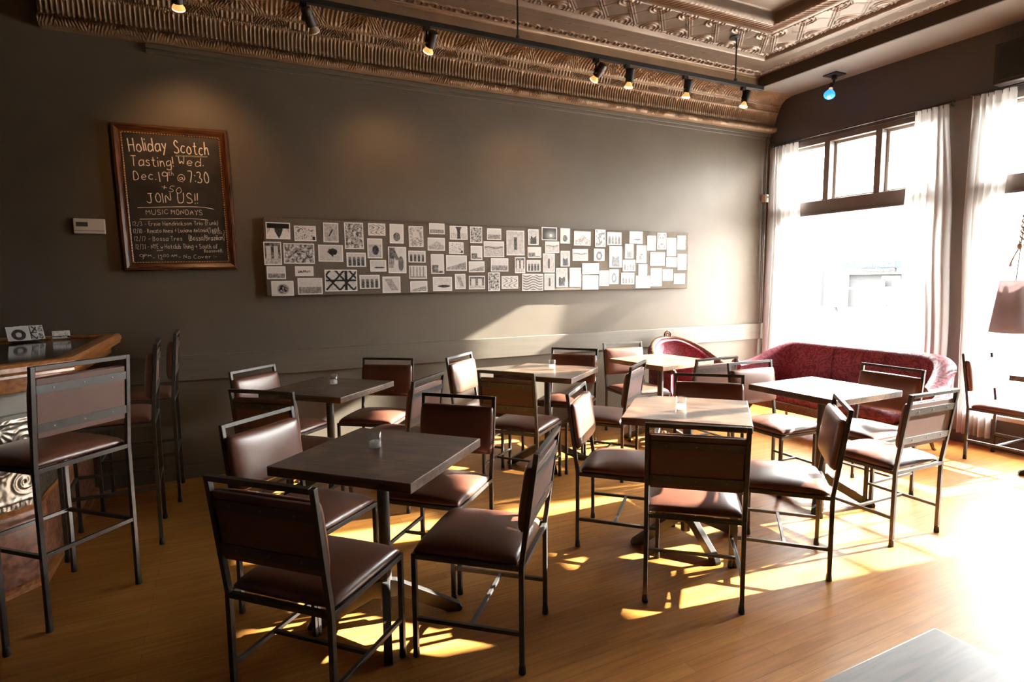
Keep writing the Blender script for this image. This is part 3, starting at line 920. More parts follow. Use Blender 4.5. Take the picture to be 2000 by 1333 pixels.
# sofa: local frame, faces -x (into the room) with its back to the window
sf = thing('sofa', 'long crimson damask sofa under the left window', 'sofa', (5.33, 3.42, 0))
path = arc_path([(-.40, 1.03), (-.16, .96), (.04, .86), (.13, .68), (.14, .40), (.14, 0), (.14, -.30), (.12, -.50), (.02, -.64), (-.18, -.70), (-.40, -.72)], 66)
path = [(q, nrm * -1, u) for q, nrm, u in path]
def sof_top(u):
    e = min(u, 1 - u)
    return .60 + .22 * sm(.02, .27, e)
shell(path, .13, .24, sof_top, .06).build('backrest', 'damask', sf, smooth=True)
o = pillow(.60, 1.46, .29, .13, .03).build('seat_cushion', 'damask', sf, smooth=True); o.location = (-.18, .11, 0)
mb = MB().box(-.46, .12, -.68, .90, .19, .285)
mb.build('wood_apron', 'carved', sf, bevel=.015)
for x, y, sx, sy in ((-.43, .86, -1, 1), (-.43, -.64, -1, -1), (.08, .82, 1, 1), (.08, -.60, 1, -1)):
    cab_leg(MB(), x, y, .20, sx, sy).build('leg', 'carved', sf, smooth=True)
for s in (0, -1):
    q, nrm, u = path[s]
    c = q + nrm * .065; mb = MB()
    sp = [(c.x - .012, c.y + (.055 - .0045 * k) * math.cos(k * .55), .575 + (.055 - .0045 * k) * math.sin(k * .55)) for k in range(12)]
    mb.tube(sp, .013, 10)
    mb.tube([(c.x - .006, c.y + .03, .20), (c.x - .01, c.y + .045, .38), (c.x - .012, c.y + .055, .575)], .016, 10)
    mb.build('arm_scroll', 'carved', sf, smooth=True)
for y in (.36, -.14):
    MB().tube([(.117, y, .42), (.112, y, .62), (.125, y - .015, .77), (.17, y - .02, .812)], .004, 8).build('back_seam', 'damask', sf, smooth=True)

tc_ = thing('tub_chair', 'crimson tub armchair with carved wooden rim and rosette by the wall', 'armchair', (4.22, 4.50, 0), R_(-6))
path = arc_path([(.285, -.24), (.30, -.06), (.27, .12), (.16, .25), (0, .29), (-.16, .25), (-.27, .12), (-.30, -.06), (-.285, -.24)], 56)
path = [(q, nrm * (1 if nrm.dot(q) > 0 else -1), u) for q, nrm, u in path]
def tub_top(u):
    e = 1 - abs(u - .5) * 2
    return .60 + .255 * sm(.0, .95, e)
shell(path, .075, .20, tub_top, .035).build('upholstery', 'damask', tc_, smooth=True)
rim = []
for q, nrm, u in path:
    p = q + nrm * .045; rim.append((p.x, p.y, tub_top(u) + .006))
mb = MB().tube(rim, .022, 12)
for k in range(2, len(rim) - 2):
    a = Vector(rim[k]); nrm = path[k][1]
    mb.sphere((a.x + nrm.x * .012, a.y + nrm.y * .012, a.z + .012), .012, 8, 5)
for s in (0, -1):
    r = rim[s]; mb.tube([(r[0], r[1] - .005, r[2]), (r[0], r[1] - .03, r[2] - .03), (r[0] * .98, r[1] - .02, .40), (r[0], r[1] - .01, .20)], .018, 10)
mb.build('carved_rim', 'carved', tc_, smooth=True)
c = Vector(rim[28]); mb = MB()
ro = [(c.x + .038 * math.cos(t * PI / 10), c.y - .01, c.z + .034 + .038 * math.sin(t * PI / 10)) for t in range(21)]
mb.tube(ro, .010, 8)
for k in range(6):
    mb.sphere((c.x + .017 * math.cos(k * PI / 3), c.y - .01, c.z + .034 + .017 * math.sin(k * PI / 3)), .009, 8, 5)
mb.build('rosette', 'carved', tc_, smooth=True)
o = pillow(.50, .50, .30, .10, .025).build('seat', 'damask', tc_, smooth=True); o.location = (0, -.02, 0)
MB().box(-.29, .29, -.265, -.225, .20, .30).build('wood_apron', 'carved', tc_, bevel=.012)
for x, y, sx, sy in ((-.26, -.23, -1, -1), (.26, -.23, 1, -1), (-.20, .22, -1, 1), (.20, .22, 1, 1)):
    cab_leg(MB(), x, y, .21, sx, sy).build('leg', 'carved', tc_, smooth=True)

# ------------------------------------------------------------------ bar
br = thing('bar_counter', 'wooden bar with pressed tin front and black glossy top', 'bar', (0, 0, 0))
def off_poly(d, inner=.65):
    # outer line of the bar: along y at x = X0, then a 45 degree chamfer, then away to -x
    x0 = -.86 + d
    k = math.tan(R_(22.5))
    a = (x0, YW - .004); b = (x0, 3.57 - d * k); c = (-1.70 + d * k, 2.73 - d); e = (-2.75, 2.73 - d)
    xi = x0 - inner
    return [e, c, b, a, (xi, YW - .004), (xi, 3.57 - d * k + inner * k), (-1.70 + d * k - inner * k, 2.73 - d + inner), (-2.75, 2.73 - d + inner)]
def ring_pts(d):
    return off_poly(d)[:4]
MB().prism(off_poly(0, .55), .0, .40).build('kick_panel', 'redoak', br)
MB().prism(off_poly(-.006, .53), .40, .87).build('carcass', 'barband', br)
MB().prism(off_poly(.006, .55), .87, .995).build('grey_frieze', 'barband', br, bevel=.004)
MB().prism(off_poly(.16, .75), .995, 1.075).build('counter_apron', 'cherry', br, bevel=.006)
MB().prism(off_poly(.20, .80), 1.075, 1.115).build('counter_top', 'barblack', br, bevel=.003)
# moulded rail round the counter edge
def strip(prof, d0=0.0):
    """sweep profile (outward offset, z) round the visible outer line"""
    mb = MB(); n = len(prof); vs = []
    for k in range(4):
        for o_, z in prof:
            vs.append((*off_poly(d0 + o_)[k], z))
    fs = [(k * n + i, (k + 1) * n + i, (k + 1) * n + (i + 1) % n, k * n + (i + 1) % n) for k in range(3) for i in range(n)]
    fs += [tuple(range(n)), tuple(3 * n + i for i in range(n - 1, -1, -1))]
    return mb.add(vs, fs)
strip([(-.075, 1.113), (-.07, 1.128), (-.045, 1.134), (-.018, 1.128), (-.006, 1.136), (.012, 1.134), (.026, 1.118), (.028, 1.098), (.018, 1.084), (.02, 1.072), (-.01, 1.066), (-.01, 1.113)], .20).build('counter_rail', 'cherry', br)
MB().box(-1.36, -.675, YW - .055, YW - .004, 1.115, 1.134).build('back_rail', 'cherry', br, bevel=.006)
strip([(0, 0), (.028, 0), (.026, .02), (.012, .034), (0, .038)]).build('base_moulding', 'cherry', br)
strip([(0, .385), (.014, .388), (.016, .40), (.006, .412), (0, .412)]).build('panel_moulding', 'cherry', br)
strip([(0, .845), (.010, .848), (.012, .866), (0, .872)]).build('upper_moulding', 'barband', br)
# pressed tin panels with scroll relief
def spiral(dx, dy, s, tight=.03):
    r = math.hypot(dx, dy); a = math.atan2(dy, dx) * s
    return math.sin((r / tight - a / (2 * PI)) * 2 * PI) * math.exp(-(r / .075) ** 4)
def tin_h(u, v):
    P = .42; x = (frac(u / P) - .5) * P; y = v
    ax = abs(x); h = .0
    h += .006 * max(0, spiral(ax - .10, y - .13, 1)) + .006 * max(0, spiral(ax - .11, y - .33, -1))
    h += .0018 * math.sin(x * 90 + 2 * math.sin(y * 40)) * math.sin(y * 85 + 2 * math.sin(ax * 50)) * sm(.06, .10, abs(math.hypot(ax - .105, min(abs(y - .13), abs(y - .33)))))
    h += .009 * ring(x, y - .24, .055, .010) + .007 * math.exp(-(math.hypot(x, y - .24) / .02) ** 2)
    h += .006 * max(0, math.sin((math.atan2(y - .40, ax) * 14))) * math.exp(-((math.hypot(ax, y - .40) - .05) / .03) ** 2)
    h += .006 * (math.exp(-((y - .045) / .008) ** 2) + math.exp(-((y - .425) / .008) ** 2)) + .005 * math.exp(-((ax - P / 2) / .012) ** 2)
    h += .004 * max(0, math.sin(u / .02 * 2 * PI)) * math.exp(-((y - .022) / .012) ** 2)
    return h
def tin_panel(p0, p1):
    a = Vector((*p0, 0)); b = Vector((*p1, 0)); L_ = (b - a).length; d = (b - a) / L_; n = Vector((d.y, -d.x, 0))
    def fn(i, j):
        u = L_ * i; v = .445 * j; q = a + d * u + n * (.001 + tin_h(u, v))
        return (q.x, q.y, .405 + v)
    MB().grid(fn, int(L_ / .006), 74).build('tin_panel', 'bartin', br, smooth=True)
q = off_poly(0)
tin_panel(q[1], q[2]); tin_panel(q[2], q[3])
m_ = (q[1][0] + .62 * (q[2][0] - q[1][0]), q[1][1] + .62 * (q[2][1] - q[1][1]))
c = Vector((m_[0] + .07, m_[1] - .07, 0)); mb = MB()
mb.box(-.06, .06, -.035, .035, .925, .995).xf(Matrix.Translation(c) @ Matrix.Rotation(PI / 4, 4, 'Z'))
o = mb.build('bracket_block', 'cherry', br, bevel=.004)
mb = MB().tube([(c.x + .028, c.y - .028, .975), (c.x + .05, c.y - .05, .972), (c.x + .055, c.y - .055, .955), (c.x + .045, c.y - .045, .948)], .004, 8)
mb.build('coat_hook', 'black', br)

# things standing on the bar
rk = thing('card_rack', 'wire rack holding postcards on the bar top', 'card rack', (-1.13, 4.80, 1.1155), R_(20))
mb = MB()
for k in range(3):
    y = -.03 + k * .035
    mb.tube([(-.09, y, .03), (-.07, y, .005), (.07, y, .005), (.09, y, .03)], .0022, 6)
    mb.tube([(-.05, y, .005)] + [(-.05 + .05 * (1 - math.cos(t * PI / 8)), y - .004, .005 + .035 * math.sin(t * PI / 8)) for t in range(1, 9)], .0018, 6)
mb.tube([(-.07, -.045, .003), (-.07, .06, .003)], .0022, 6).tube([(.07, -.045, .003), (.07, .06, .003)], .0022, 6)
mb.build('wire_frame', 'rod', rk)

def gray_print(kind, u, v, rg):
    """grey value of a small printed picture at u,v in 0..1"""
    n = min(1, max(0, .5 + .8 * noise.noise(Vector((u * 9 * rg[1], v * 9, rg[0]))) + .7 * noise.noise(Vector((u * 23 * rg[1], v * 23, rg[0] + 7)))))
    if kind == 'horizon': return .72 - .08 * n - (.30 if v < .45 else 0) * (.7 + .5 * n) + .05 * v
    if kind == 'field': return .78 - .05 * n if v > .42 else (.25 + .35 * n)
    if kind == 'tree':
        if math.hypot((u - .58) / .2, (v - .60) / .22) < .9 + .25 * n: return .08 + .12 * n
        if abs(u - .58) < .03 and v > .28 and v < .55: return .1
        return .70 - .1 * n if v > .32 else .55 + .15 * n
    if kind == 'brides':
        if v > .66: return .05 + .05 * n
        if abs(u - .22) < .06 + (.66 - v) * .35 or abs(u - .82) < .07 + (.66 - v) * .3: return .75 + .15 * n
        return .10 + .15 * n if abs(u - .52) < .17 else .5 + .2 * n
    if kind == 'lattice':
        a = frac(u * 2.2 + v * 1.3); b = frac(u * 2.2 - v * 1.3); c = frac(v * 1.6 + .2)
        return .06 if min(a, 1 - a, b, 1 - b) < .09 or min(c, 1 - c) < .06 or abs(u - .66) < .04 else .72 - .15 * n
    if kind == 'bowl':
        r = math.hypot((u - .52) / .27, (v - .45) / .36)
        return (.05 if n > .35 else .6) if r < .85 else (.5 if r < 1.1 else .76)
    if kind == 'texture': return .15 + .65 * n
    if kind == 'dots': return .1 if (n > .86 or (u > .85 and v < .25)) else .72 + .05 * v
    if kind == 'scribble': return .12 if (abs(v - .45) < .16 and n > .45 and .1 < u < .85) else .78
    if kind == 'group':
        k = frac(u * 4); hd = math.hypot((k - .5) / 3.2, v - .62)
        return .10 + .2 * n if (v < .55 and abs(k - .5) < .34) else (.3 if hd < .11 else .72 - .12 * n)
    if kind == 'jars':
        k = frac(u * 2.1)
        return .75 - .1 * n if abs(k - .5) < .3 and .25 < v < .85 else (.12 + .3 * n if v > .25 else .45 + .3 * n)
    if kind == 'branches': return .2 + .2 * n if frac(u * 3 + .8 * math.sin(v * 7)) < .22 or n > .82 else .75
    if kind == 'plant': return .15 + .3 * n if math.hypot((u - .5) / .28, (v - .32) / .25) < 1 else .76 - .04 * n
    if kind == 'house':
        if v > .45 and abs(u - .5) < .35 * (1 - (v - .45) / .45): return .7
        return .1 if abs(u - .55) < .09 and abs(v - .55) < .07 else .35 + .45 * n
    if kind == 'trunk': return .12 + .1 * n if abs(u - .5) < .08 + .3 * max(0, v - .65) + .12 * max(0, .3 - v) else .75 - .2 * n * (v < .5)
    if kind == 'beast': return .10 + .12 * n if math.hypot((u - .55) / .24, (v - .40) / .27) < 1 else (.7 if v > .72 else .45 + .2 * n)
    if kind == 'horse':
        if u < .25 + .1 * v and v > .18: return .15 + .2 * n if frac(u * 8) < .55 or v > .55 else .7
        if math.hypot((u - .72) / .17, (v - .35) / .3) < 1 or abs(u - (.9 - v * .75)) < .12 and v > .5: return .22 + .15 * n
        return .74 - .08 * n
    if kind == 'boat': return .10 + .1 * n if math.hypot((u - .58) / .36, (v - .32) / .10) < 1 else .72 - .12 * n * (v > .4)
    if kind == 'mound': return .72 if v > .3 + .45 * math.exp(-((u - .55) / .3) ** 2) else .35 + .35 * n
    if kind == 'city': return .72 if v > .45 or (u > .55 and v > .12) else .15 + .35 * n
    if kind == 'slope': return .72 if v > .15 + .45 * u else .30 + .3 * n
    if kind == 'falls': return .75 - .1 * n if frac(u * 5) > .35 and v > .15 else .3 + .2 * n
    if kind == 'leaf': return .35 + .25 * n if abs((u - .5) + .5 * (v - .5)) < .22 and .1 < v < .9 else .73 - .1 * n
    if kind == 'dunes': return .72 if v > .7 else (.25 + .2 * n if abs(v - .62 - .05 * math.sin(u * 8)) < .06 else .7 - .2 * n)
    if kind == 'figure': return .12 + .15 * n if abs(u - .5) < .10 and .2 < v < .75 else .68 - .15 * n
    if kind == 'portrait':
        if math.hypot((u - .5) / .2, (v - .65) / .2) < 1: return .7 - .15 * n
        return .10 + .15 * n if abs(u - .5) < .32 - .2 * max(0, v - .35) and v < .55 else .5 + .2 * n
    if kind == 'glow': return .72 if math.hypot(u - .6, (v - .35) * .8) < .1 else .12 + .35 * math.exp(-(math.hypot(u - .6, v - .35) / .35) ** 2)
    if kind == 'waves': return .45 + .25 * math.sin(v * 38 + 3 * math.sin(u * 9)) + .1 * n
    if kind == 'arc': return .12 + .1 * n if abs(math.hypot(u - .5, (v - .4) * .8) - .24) < .09 else .74
    if kind == 'mask':
        if math.hypot((abs(u - .5) - .2) / .12, (v - .72) / .06) < 1 or math.hypot((u - .5) / .2, (v - .3) / .06) < 1: return .12
        return .6 - .25 * n if math.hypot((u - .5) / .42, (v - .5) / .48) < 1 else .2
    if kind == 'roof': return .73 if v < .75 - abs(u - .5) * 1.1 and frac(u * 6) > .2 else .3 + .25 * n
    if kind == 'slash': return .08 if abs((u - .5) - (v - .5) * .7) < .05 and .3 < v < .68 else .68 - .25 * n
    return .5
def photo_mesh(name, w, h, kind, seed, border=.008, th=.0025):
    """white-bordered print in the x-z plane facing -y, back at y = 0"""
    rg = (seed * 3.7, w / h)
    mb = MB().box(-w / 2, w / 2, -th, 0, -h / 2, h / 2, 0)
    nx, nz = max(8, int(w / .0038)), max(8, int(h / .0038))
    bw = w - 2 * border; bh = h - 2 * border; y = -th - .0004
    vs = [(-bw / 2 + bw * i / nx, y, -bh / 2 + bh * j / nz) for j in range(nz + 1) for i in range(nx + 1)]
    W = nx + 1
    mb.add(vs, [(j * W + i, j * W + i + 1, (j + 1) * W + i + 1, (j + 1) * W + i) for j in range(nz) for i in range(nx)], 1)
    me = mb.mesh(name, ['paper', 'print'])
    cols = [gray_print(kind, (i + .5) / nx, (j + .5) / nz, rg) for j in range(nz) for i in range(nx)]
    at = me.color_attributes.new('print', 'FLOAT_COLOR', 'CORNER')
    buf = [.8, .8, .8, 1] * (6 * 4)
    for g in cols:
        g = max(.015, (g - .10) * 1.12) ** 1.25
        buf += [g, g * .95, g * .90, 1] * 4
    at.data.foreach_set('color', buf)
    return me
def put(me, name, loc, rot, label, cat, group):
    o = bpy.data.objects.new(name, me); COL.objects.link(o); o.location = loc; o.rotation_euler = rot
    return tag(o, label, cat, group)
a = R_(20)
for k, (dx, kind, lab) in enumerate([(-.035, 'arc', 'front postcard with a round dark drawing in the wire rack'), (.01, 'lattice', 'black and white patterned postcard in the middle of the wire rack'), (.045, 'texture', 'rearmost speckled postcard in the wire rack')]):
    dy = -.028 + k * .035
    put(photo_mesh('postcard', .115, .125, kind, 50 + k, .004), 'postcard', (-1.13 + dx * math.cos(a) - dy * math.sin(a), 4.80 + dx * math.sin(a) + dy * math.cos(a), 1.1155 + .009 + .048), (R_(-48), 0, a), lab, 'postcard', 'postcards in the wire rack')
t = thing('card_holder', 'small wire holder with white cards beside the postcard rack', 'card holder', (-.955, 4.86, 1.1155), R_(14))
mb = MB()
for y in (-.02, .0):
    mb.tube([(-.05, y, .002), (-.05, y - .004, .022), (-.04, y - .005, .027), (.04, y - .005, .027), (.05, y - .004, .022), (.05, y, .002)], .002, 6)
mb.tube([(-.05, -.02, .002), (-.05, .035, .002)], .002, 6).tube([(.05, -.02, .002), (.05, .035, .002)], .002, 6)
mb.build('wire_frame', 'rod', t)
me = photo_mesh('card', .095, .056, 'dots', 77, .003, .010)
put(me, 'business_card', (-.953, 4.866, 1.1155 + .031), (R_(-32), 0, R_(14)), 'short stack of white cards in the small wire holder', 'card', None)
PHOTOS = [
    (0.448, 1.886, 0.178, 0.128, 'brides', 'two pale gowned figures before a dark backdrop'),
    (0.648, 1.871, 0.165, 0.12, 'dots', 'small dark dots floating above a hillside'),
    (0.846, 1.883, 0.119, 0.156, 'slash', 'a hand drawing with a dark pen stroke'),
    (1.03, 1.862, 0.154, 0.214, 'texture', 'a crowded market seen from above'),
    (0.401, 1.711, 0.129, 0.179, 'jars', 'stacked round jars with a dark edge'),
    (0.596, 1.712, 0.232, 0.16, 'texture', 'tangled straw filling the whole frame'),
    (0.839, 1.717, 0.195, 0.135, 'tree', 'a lone tree on an empty plain'),
    (1.042, 1.667, 0.158, 0.116, 'group', 'a small group of people standing close'),
    (0.42, 1.561, 0.138, 0.1, 'field', 'a bird over a dark bushy field'),
    (0.629, 1.573, 0.14, 0.078, 'scribble', 'scribbled dark marks on white paper'),
    (0.913, 1.497, 0.259, 0.176, 'lattice', 'a steel lattice of crossing triangles'),
    (0.461, 1.438, 0.165, 0.118, 'bowl', 'a bowl of dark berries'),
    (0.669, 1.453, 0.19, 0.131, 'horizon', 'a calm pale sea with a low horizon'),
    (1.147, 1.484, 0.168, 0.116, 'group', 'a person lounging beside round cushions'),
    (1.22, 1.919, 0.144, 0.1, 'branches', 'branches hanging from the top edge'),
    (1.388, 1.888, 0.121, 0.163, 'plant', 'a dark potted bush against white'),
    (1.558, 1.869, 0.131, 0.177, 'house', 'a small house with one dark window'),
    (1.749, 1.941, 0.143, 0.094, 'field', 'a grey hedge under a blank sky'),
    (1.952, 1.911, 0.169, 0.12, 'trunk', 'a spreading dark trunk on white ground'),
    (1.199, 1.762, 0.126, 0.164, 'beast', 'a dark shaggy animal on grass'),
    (1.388, 1.667, 0.156, 0.223, 'horse', 'a horse lowering its head to graze'),
    (1.222, 1.617, 0.138, 0.097, 'boat', 'a long dark canoe on bright water'),
    (1.562, 1.697, 0.155, 0.101, 'group', 'a person reclining in pale grass'),
    (1.74, 1.807, 0.16, 0.112, 'mound', 'a heap of sticks below an empty sky'),
    (1.927, 1.777, 0.139, 0.103, 'dots', 'three dots at the edge of a blank field'),
    (1.747, 1.635, 0.122, 0.172, 'city', 'tall blocks above a dark shrub'),
    (1.927, 1.644, 0.198, 0.136, 'slope', 'a hillside with a tiny tower'),
    (1.567, 1.563, 0.161, 0.113, 'falls', 'a waterfall spilling over a ledge'),
    (1.572, 1.438, 0.155, 0.096, 'slope', 'a snow slope under dark rocks'),
    (1.79, 1.459, 0.18, 0.126, 'boat', 'a dark rowboat pulled up on a shore'),
    (1.331, 1.458, 0.155, 0.138, 'leaf', 'a big creased leaf with a dark corner'),
    (1.96, 1.479, 0.101, 0.136, 'leaf', 'a twisted shell on white'),
    (2.122, 1.611, 0.155, 0.098, 'slope', 'a pale hillside with a bright spot'),
    (2.122, 1.468, 0.158, 0.121, 'jars', 'a drinking glass and a plate'),
    (2.121, 1.898, 0.119, 0.146, 'texture', 'dense ferns filling a tall frame'),
    (2.3, 1.909, 0.145, 0.103, 'horizon', 'a flat farm field under pale sky'),
    (2.297, 1.772, 0.207, 0.143, 'dunes', 'snowy dunes with a dark far line'),
    (2.122, 1.736, 0.114, 0.126, 'city', 'a pier with low huts'),
    (2.353, 1.63, 0.179, 0.122, 'horizon', 'a misty grey sea'),
    (2.519, 1.833, 0.188, 0.229, 'figure', 'a thin dark figure on cracked rock'),
    (2.566, 1.627, 0.109, 0.148, 'jars', 'a tall glass of dark beer'),
    (2.71, 1.892, 0.113, 0.146, 'portrait', 'a person in a dark coat'),
    (2.886, 1.928, 0.17, 0.123, 'glow', 'a dark night scene with one bright lamp'),
    (2.721, 1.749, 0.147, 0.101, 'city', 'a shop front with dark awnings'),
    (2.712, 1.621, 0.149, 0.11, 'group', 'two people behind dark plants'),
    (2.917, 1.8, 0.158, 0.11, 'dunes', 'white cloth flowing across grey'),
    (3.063, 1.912, 0.11, 0.146, 'plant', 'a white vase over a plate'),
    (3.065, 1.692, 0.106, 0.151, 'portrait', 'a smiling face with a white collar'),
    (2.879, 1.649, 0.132, 0.181, 'figure', 'a standing person in a long shawl'),
    (3.026, 1.509, 0.129, 0.186, 'portrait', 'a dark round hat over a pale scarf'),
    (2.293, 1.474, 0.121, 0.17, 'texture', 'flowering twigs in a tall frame'),
    (2.458, 1.466, 0.172, 0.118, 'branches', 'thin scattered twigs on white'),
    (2.702, 1.464, 0.229, 0.161, 'waves', 'rippled wavy lines across a wide frame'),
    (2.886, 1.469, 0.114, 0.156, 'figure', 'a person in a tall doorway'),
    (3.263, 1.892, 0.196, 0.139, 'mound', 'a jagged white mountain'),
    (3.478, 1.899, 0.126, 0.173, 'texture', 'small pebbles below a grey band'),
    (3.651, 1.899, 0.176, 0.128, 'group', 'a crowd of tiny people'),
    (3.239, 1.73, 0.181, 0.115, 'dunes', 'two white hands reaching'),
    (3.465, 1.734, 0.129, 0.123, 'arc', 'a curved dark arch on white'),
    (3.669, 1.715, 0.159, 0.214, 'portrait', 'a large nose and mouth close up'),
    (3.841, 1.775, 0.107, 0.148, 'portrait', 'a man in a dark suit with pale lapels'),
    (3.928, 1.917, 0.168, 0.124, 'boat', 'a shoreline with dark boats'),
    (4.0, 1.746, 0.132, 0.182, 'plant', 'a seated person beneath pale leaves'),
    (4.134, 1.863, 0.113, 0.154, 'branches', 'a bent stem with leaves'),
    (4.27, 1.887, 0.121, 0.173, 'mask', 'a carved mask face'),
    (4.405, 1.829, 0.129, 0.188, 'falls', 'tall faint stems'),
    (4.544, 1.877, 0.115, 0.149, 'portrait', 'a long haired person in a veil'),
    (3.841, 1.628, 0.162, 0.117, 'group', 'a couple among grey foliage'),
    (4.021, 1.584, 0.114, 0.115, 'slope', 'pale steps beside a dark post'),
    (4.217, 1.698, 0.198, 0.142, 'falls', 'a wooden picket fence'),
    (4.41, 1.665, 0.146, 0.103, 'branches', 'small faint blossoms'),
    (4.558, 1.668, 0.123, 0.173, 'figure', 'a dark topped white column'),
    (3.363, 1.595, 0.198, 0.108, 'mound', 'a pale cloud under a dark corner'),
    (3.182, 1.51, 0.133, 0.189, 'slope', 'a face blurred by sunlight'),
    (3.363, 1.457, 0.19, 0.139, 'roof', 'a white pitched roof'),
    (3.528, 1.498, 0.116, 0.154, 'waves', 'a doll above striped cloth'),
    (3.651, 1.513, 0.113, 0.149, 'arc', 'a round dark ball in a doorway'),
    (3.826, 1.494, 0.168, 0.117, 'group', 'diners around a white table'),
    (4.025, 1.457, 0.189, 0.128, 'waves', 'almost blank pale ripples'),
    (4.203, 1.504, 0.151, 0.19, 'roof', 'a path climbing to a white tent'),
    (4.361, 1.527, 0.142, 0.122, 'slash', 'a white bottle lying diagonally'),
    (4.526, 1.487, 0.155, 0.109, 'branches', 'faint curled wire lines'),
]
CHALK = [
    ('Holiday', -0.4988, 2.4077, -0.2692, 2.4328, 0.0909),
    ('Scotch', -0.2243, 2.4213, -0.0039, 2.4245, 0.091),
    ('Tasting!', -0.492, 2.311, -0.2347, 2.3245, 0.0707),
    ('Wed.', -0.2017, 2.3373, -0.0397, 2.3403, 0.0621),
    ('Dec.', -0.483, 2.2137, -0.3497, 2.2225, 0.0635),
    ('19', -0.3345, 2.2133, -0.2685, 2.2176, 0.0685),
    ('th', -0.2706, 2.2586, -0.2385, 2.2593, 0.0344),
    ('@', -0.2155, 2.2211, -0.1667, 2.2216, 0.0534),
    ('7:30', -0.1437, 2.2153, -0.01, 2.2265, 0.0813),
    ('+50', -0.3222, 2.1551, -0.1996, 2.1353, 0.0447),
    ('JOIN', -0.4135, 2.0579, -0.2635, 2.0705, 0.067),
    ('US!!', -0.2199, 2.0675, -0.0954, 2.0684, 0.0736),
    ('MUSIC', -0.4229, 1.9755, -0.2879, 1.9848, 0.0352),
    ('MONDAYS', -0.2681, 1.9847, -0.0677, 1.9865, 0.0381),
    ('12/3 - Ernie Hendrickson Trio (Funk)', -0.5114, 1.8936, 0.033, 1.9187, 0.0299),
    ('12/10 - Renato Anesi + Luciano Antonio', -0.5099, 1.8419, -0.0417, 1.8644, 0.0311),
    ('(Trad.', -0.0384, 1.8596, 0.0433, 1.8743, 0.0335),
    ('Braz.)', -0.0077, 1.849, 0.0718, 1.8551, 0.0259),
    ('12/17 - Bossa Tres', -0.5081, 1.7877, -0.2108, 1.7965, 0.0323),
    ('(Bossa/Brazilian)', -0.1695, 1.7988, 0.0693, 1.8075, 0.0388),
    ('12/31 - NYE w Hotclub Thing + South of', -0.5036, 1.731, 0.0182, 1.744, 0.0339),
    ('Roosevelt', -0.0711, 1.7119, 0.0508, 1.7169, 0.0267),
    ('9', -0.4837, 1.6576, -0.4571, 1.6578, 0.0358),
    ('PM', -0.4538, 1.6769, -0.4125, 1.6773, 0.0192),
    ('- 12', -0.4033, 1.6582, -0.3403, 1.6611, 0.0325),
    ('00 AM', -0.3372, 1.678, -0.2521, 1.6788, 0.0194),
    ('- No Cover :-', -0.24, 1.6643, 0.0096, 1.6698, 0.0304),
]
CHALK_LINES = [[(-0.4755, 2.0218), (-0.2861, 2.0368), (-0.0799, 2.048), (0.0108, 2.0335)], [(-0.4678, 1.9421), (-0.3017, 1.9517), (-0.1298, 1.9597), (-0.0377, 1.9519)], [(-0.2183, 2.4064), (-0.1255, 2.4091), (-0.0116, 2.416)], [(-0.2178, 2.3998), (-0.1259, 2.4033), (-0.0129, 2.4096)], [(-0.3765, 1.7209), (-0.3363, 1.7263)]]
# ------------------------------------------------------------------ chalkboard
GLYPH = {
'a': '68 49 18 05 13 33 65/69 63', 'b': '0D 03/07 39 58 65 54 33 03', 'c': '58 39 18 05 14 33 54', 'd': '6D 63/67 39 18 05 13 33 65',
'e': '06 66 58 39 18 05 14 33 54', 'f': '5C 4D 2C 23/09 49', 'g': '69 39 18 06 14 34 66/69 62 50 20 01', 'h': '0D 03/06 29 48 53', 'i': '09 03/0C 0B',
'k': '0D 03/59 06 53', 'l': '0D 03', 'm': '09 03/06 29 37 33/36 59 77 73', 'n': '09 03/06 29 48 53', 'o': '39 18 05 14 33 54 65 58 39',
'r': '09 03/06 28 49', 's': '58 39 18 17 46 54 33 04', 't': '2C 24 33 53/09 49', 'u': '09 05 13 33 55/59 53', 'v': '09 23 59', 'w': '09 13 37 53 69',
'y': '09 25/59 00', 'z': '09 59 03 53', 'A': '03 3D 63/17 57', 'B': '03 0D 4C 5A 38 08/38 66 54 33 03', 'C': '6B 4D 1B 07 14 43 65', 'D': '03 0D 4C 67 54 33 03',
'E': '5D 0D 03 53/08 48', 'F': '5D 0D 03/08 48', 'H': '0D 03/6D 63/08 68', 'I': '0D 03', 'J': '5D 54 33 14 05/2D 7D', 'L': '0D 03 53', 'M': '03 0D 36 6D 63',
'N': '03 0D 63 6D', 'O': '3D 1B 07 14 33 54 67 5B 3D', 'P': '03 0D 4C 5A 47 07', 'R': '03 0D 4C 5A 38 08/38 63', 'S': '5B 3D 1C 0A 28 57 64 43 13 04',
'T': '3D 33/0D 6D', 'U': '0D 05 13 43 65 6D', 'V': '0D 33 6D', 'W': '0D 13 39 53 6D', 'Y': '0D 38 6D/38 33', '0': '3D 1B 07 14 33 54 67 5B 3D', '1': '1D 13',
'2': '0B 2D 4C 59 03 63', '3': '0C 3D 5B 38/38 66 54 33 04', '5': '5D 1D 08 38 56 44 23 03', '7': '0D 6D 23', '9': '5A 3D 1C 09 38 5A/5C 43', '!': '0D 06/04 03',
'.': '03 14', '@': '58 39 27 35 57 59/59 64 87 7B 4D 1B 07 14 43 63', ':': '05 04/0A 09', '+': '08 68/3B 35', '-': '07 47', '/': '02 4E', '(': '3E 18 31', ')': '0E 28 01'}
def strokes(ch):
    out = []
    for s in GLYPH[ch].split('/'):
        out.append([(int(p[0], 36) / 10, (int(p[1], 36) - 3) / 10) for p in s.split()])
    return out
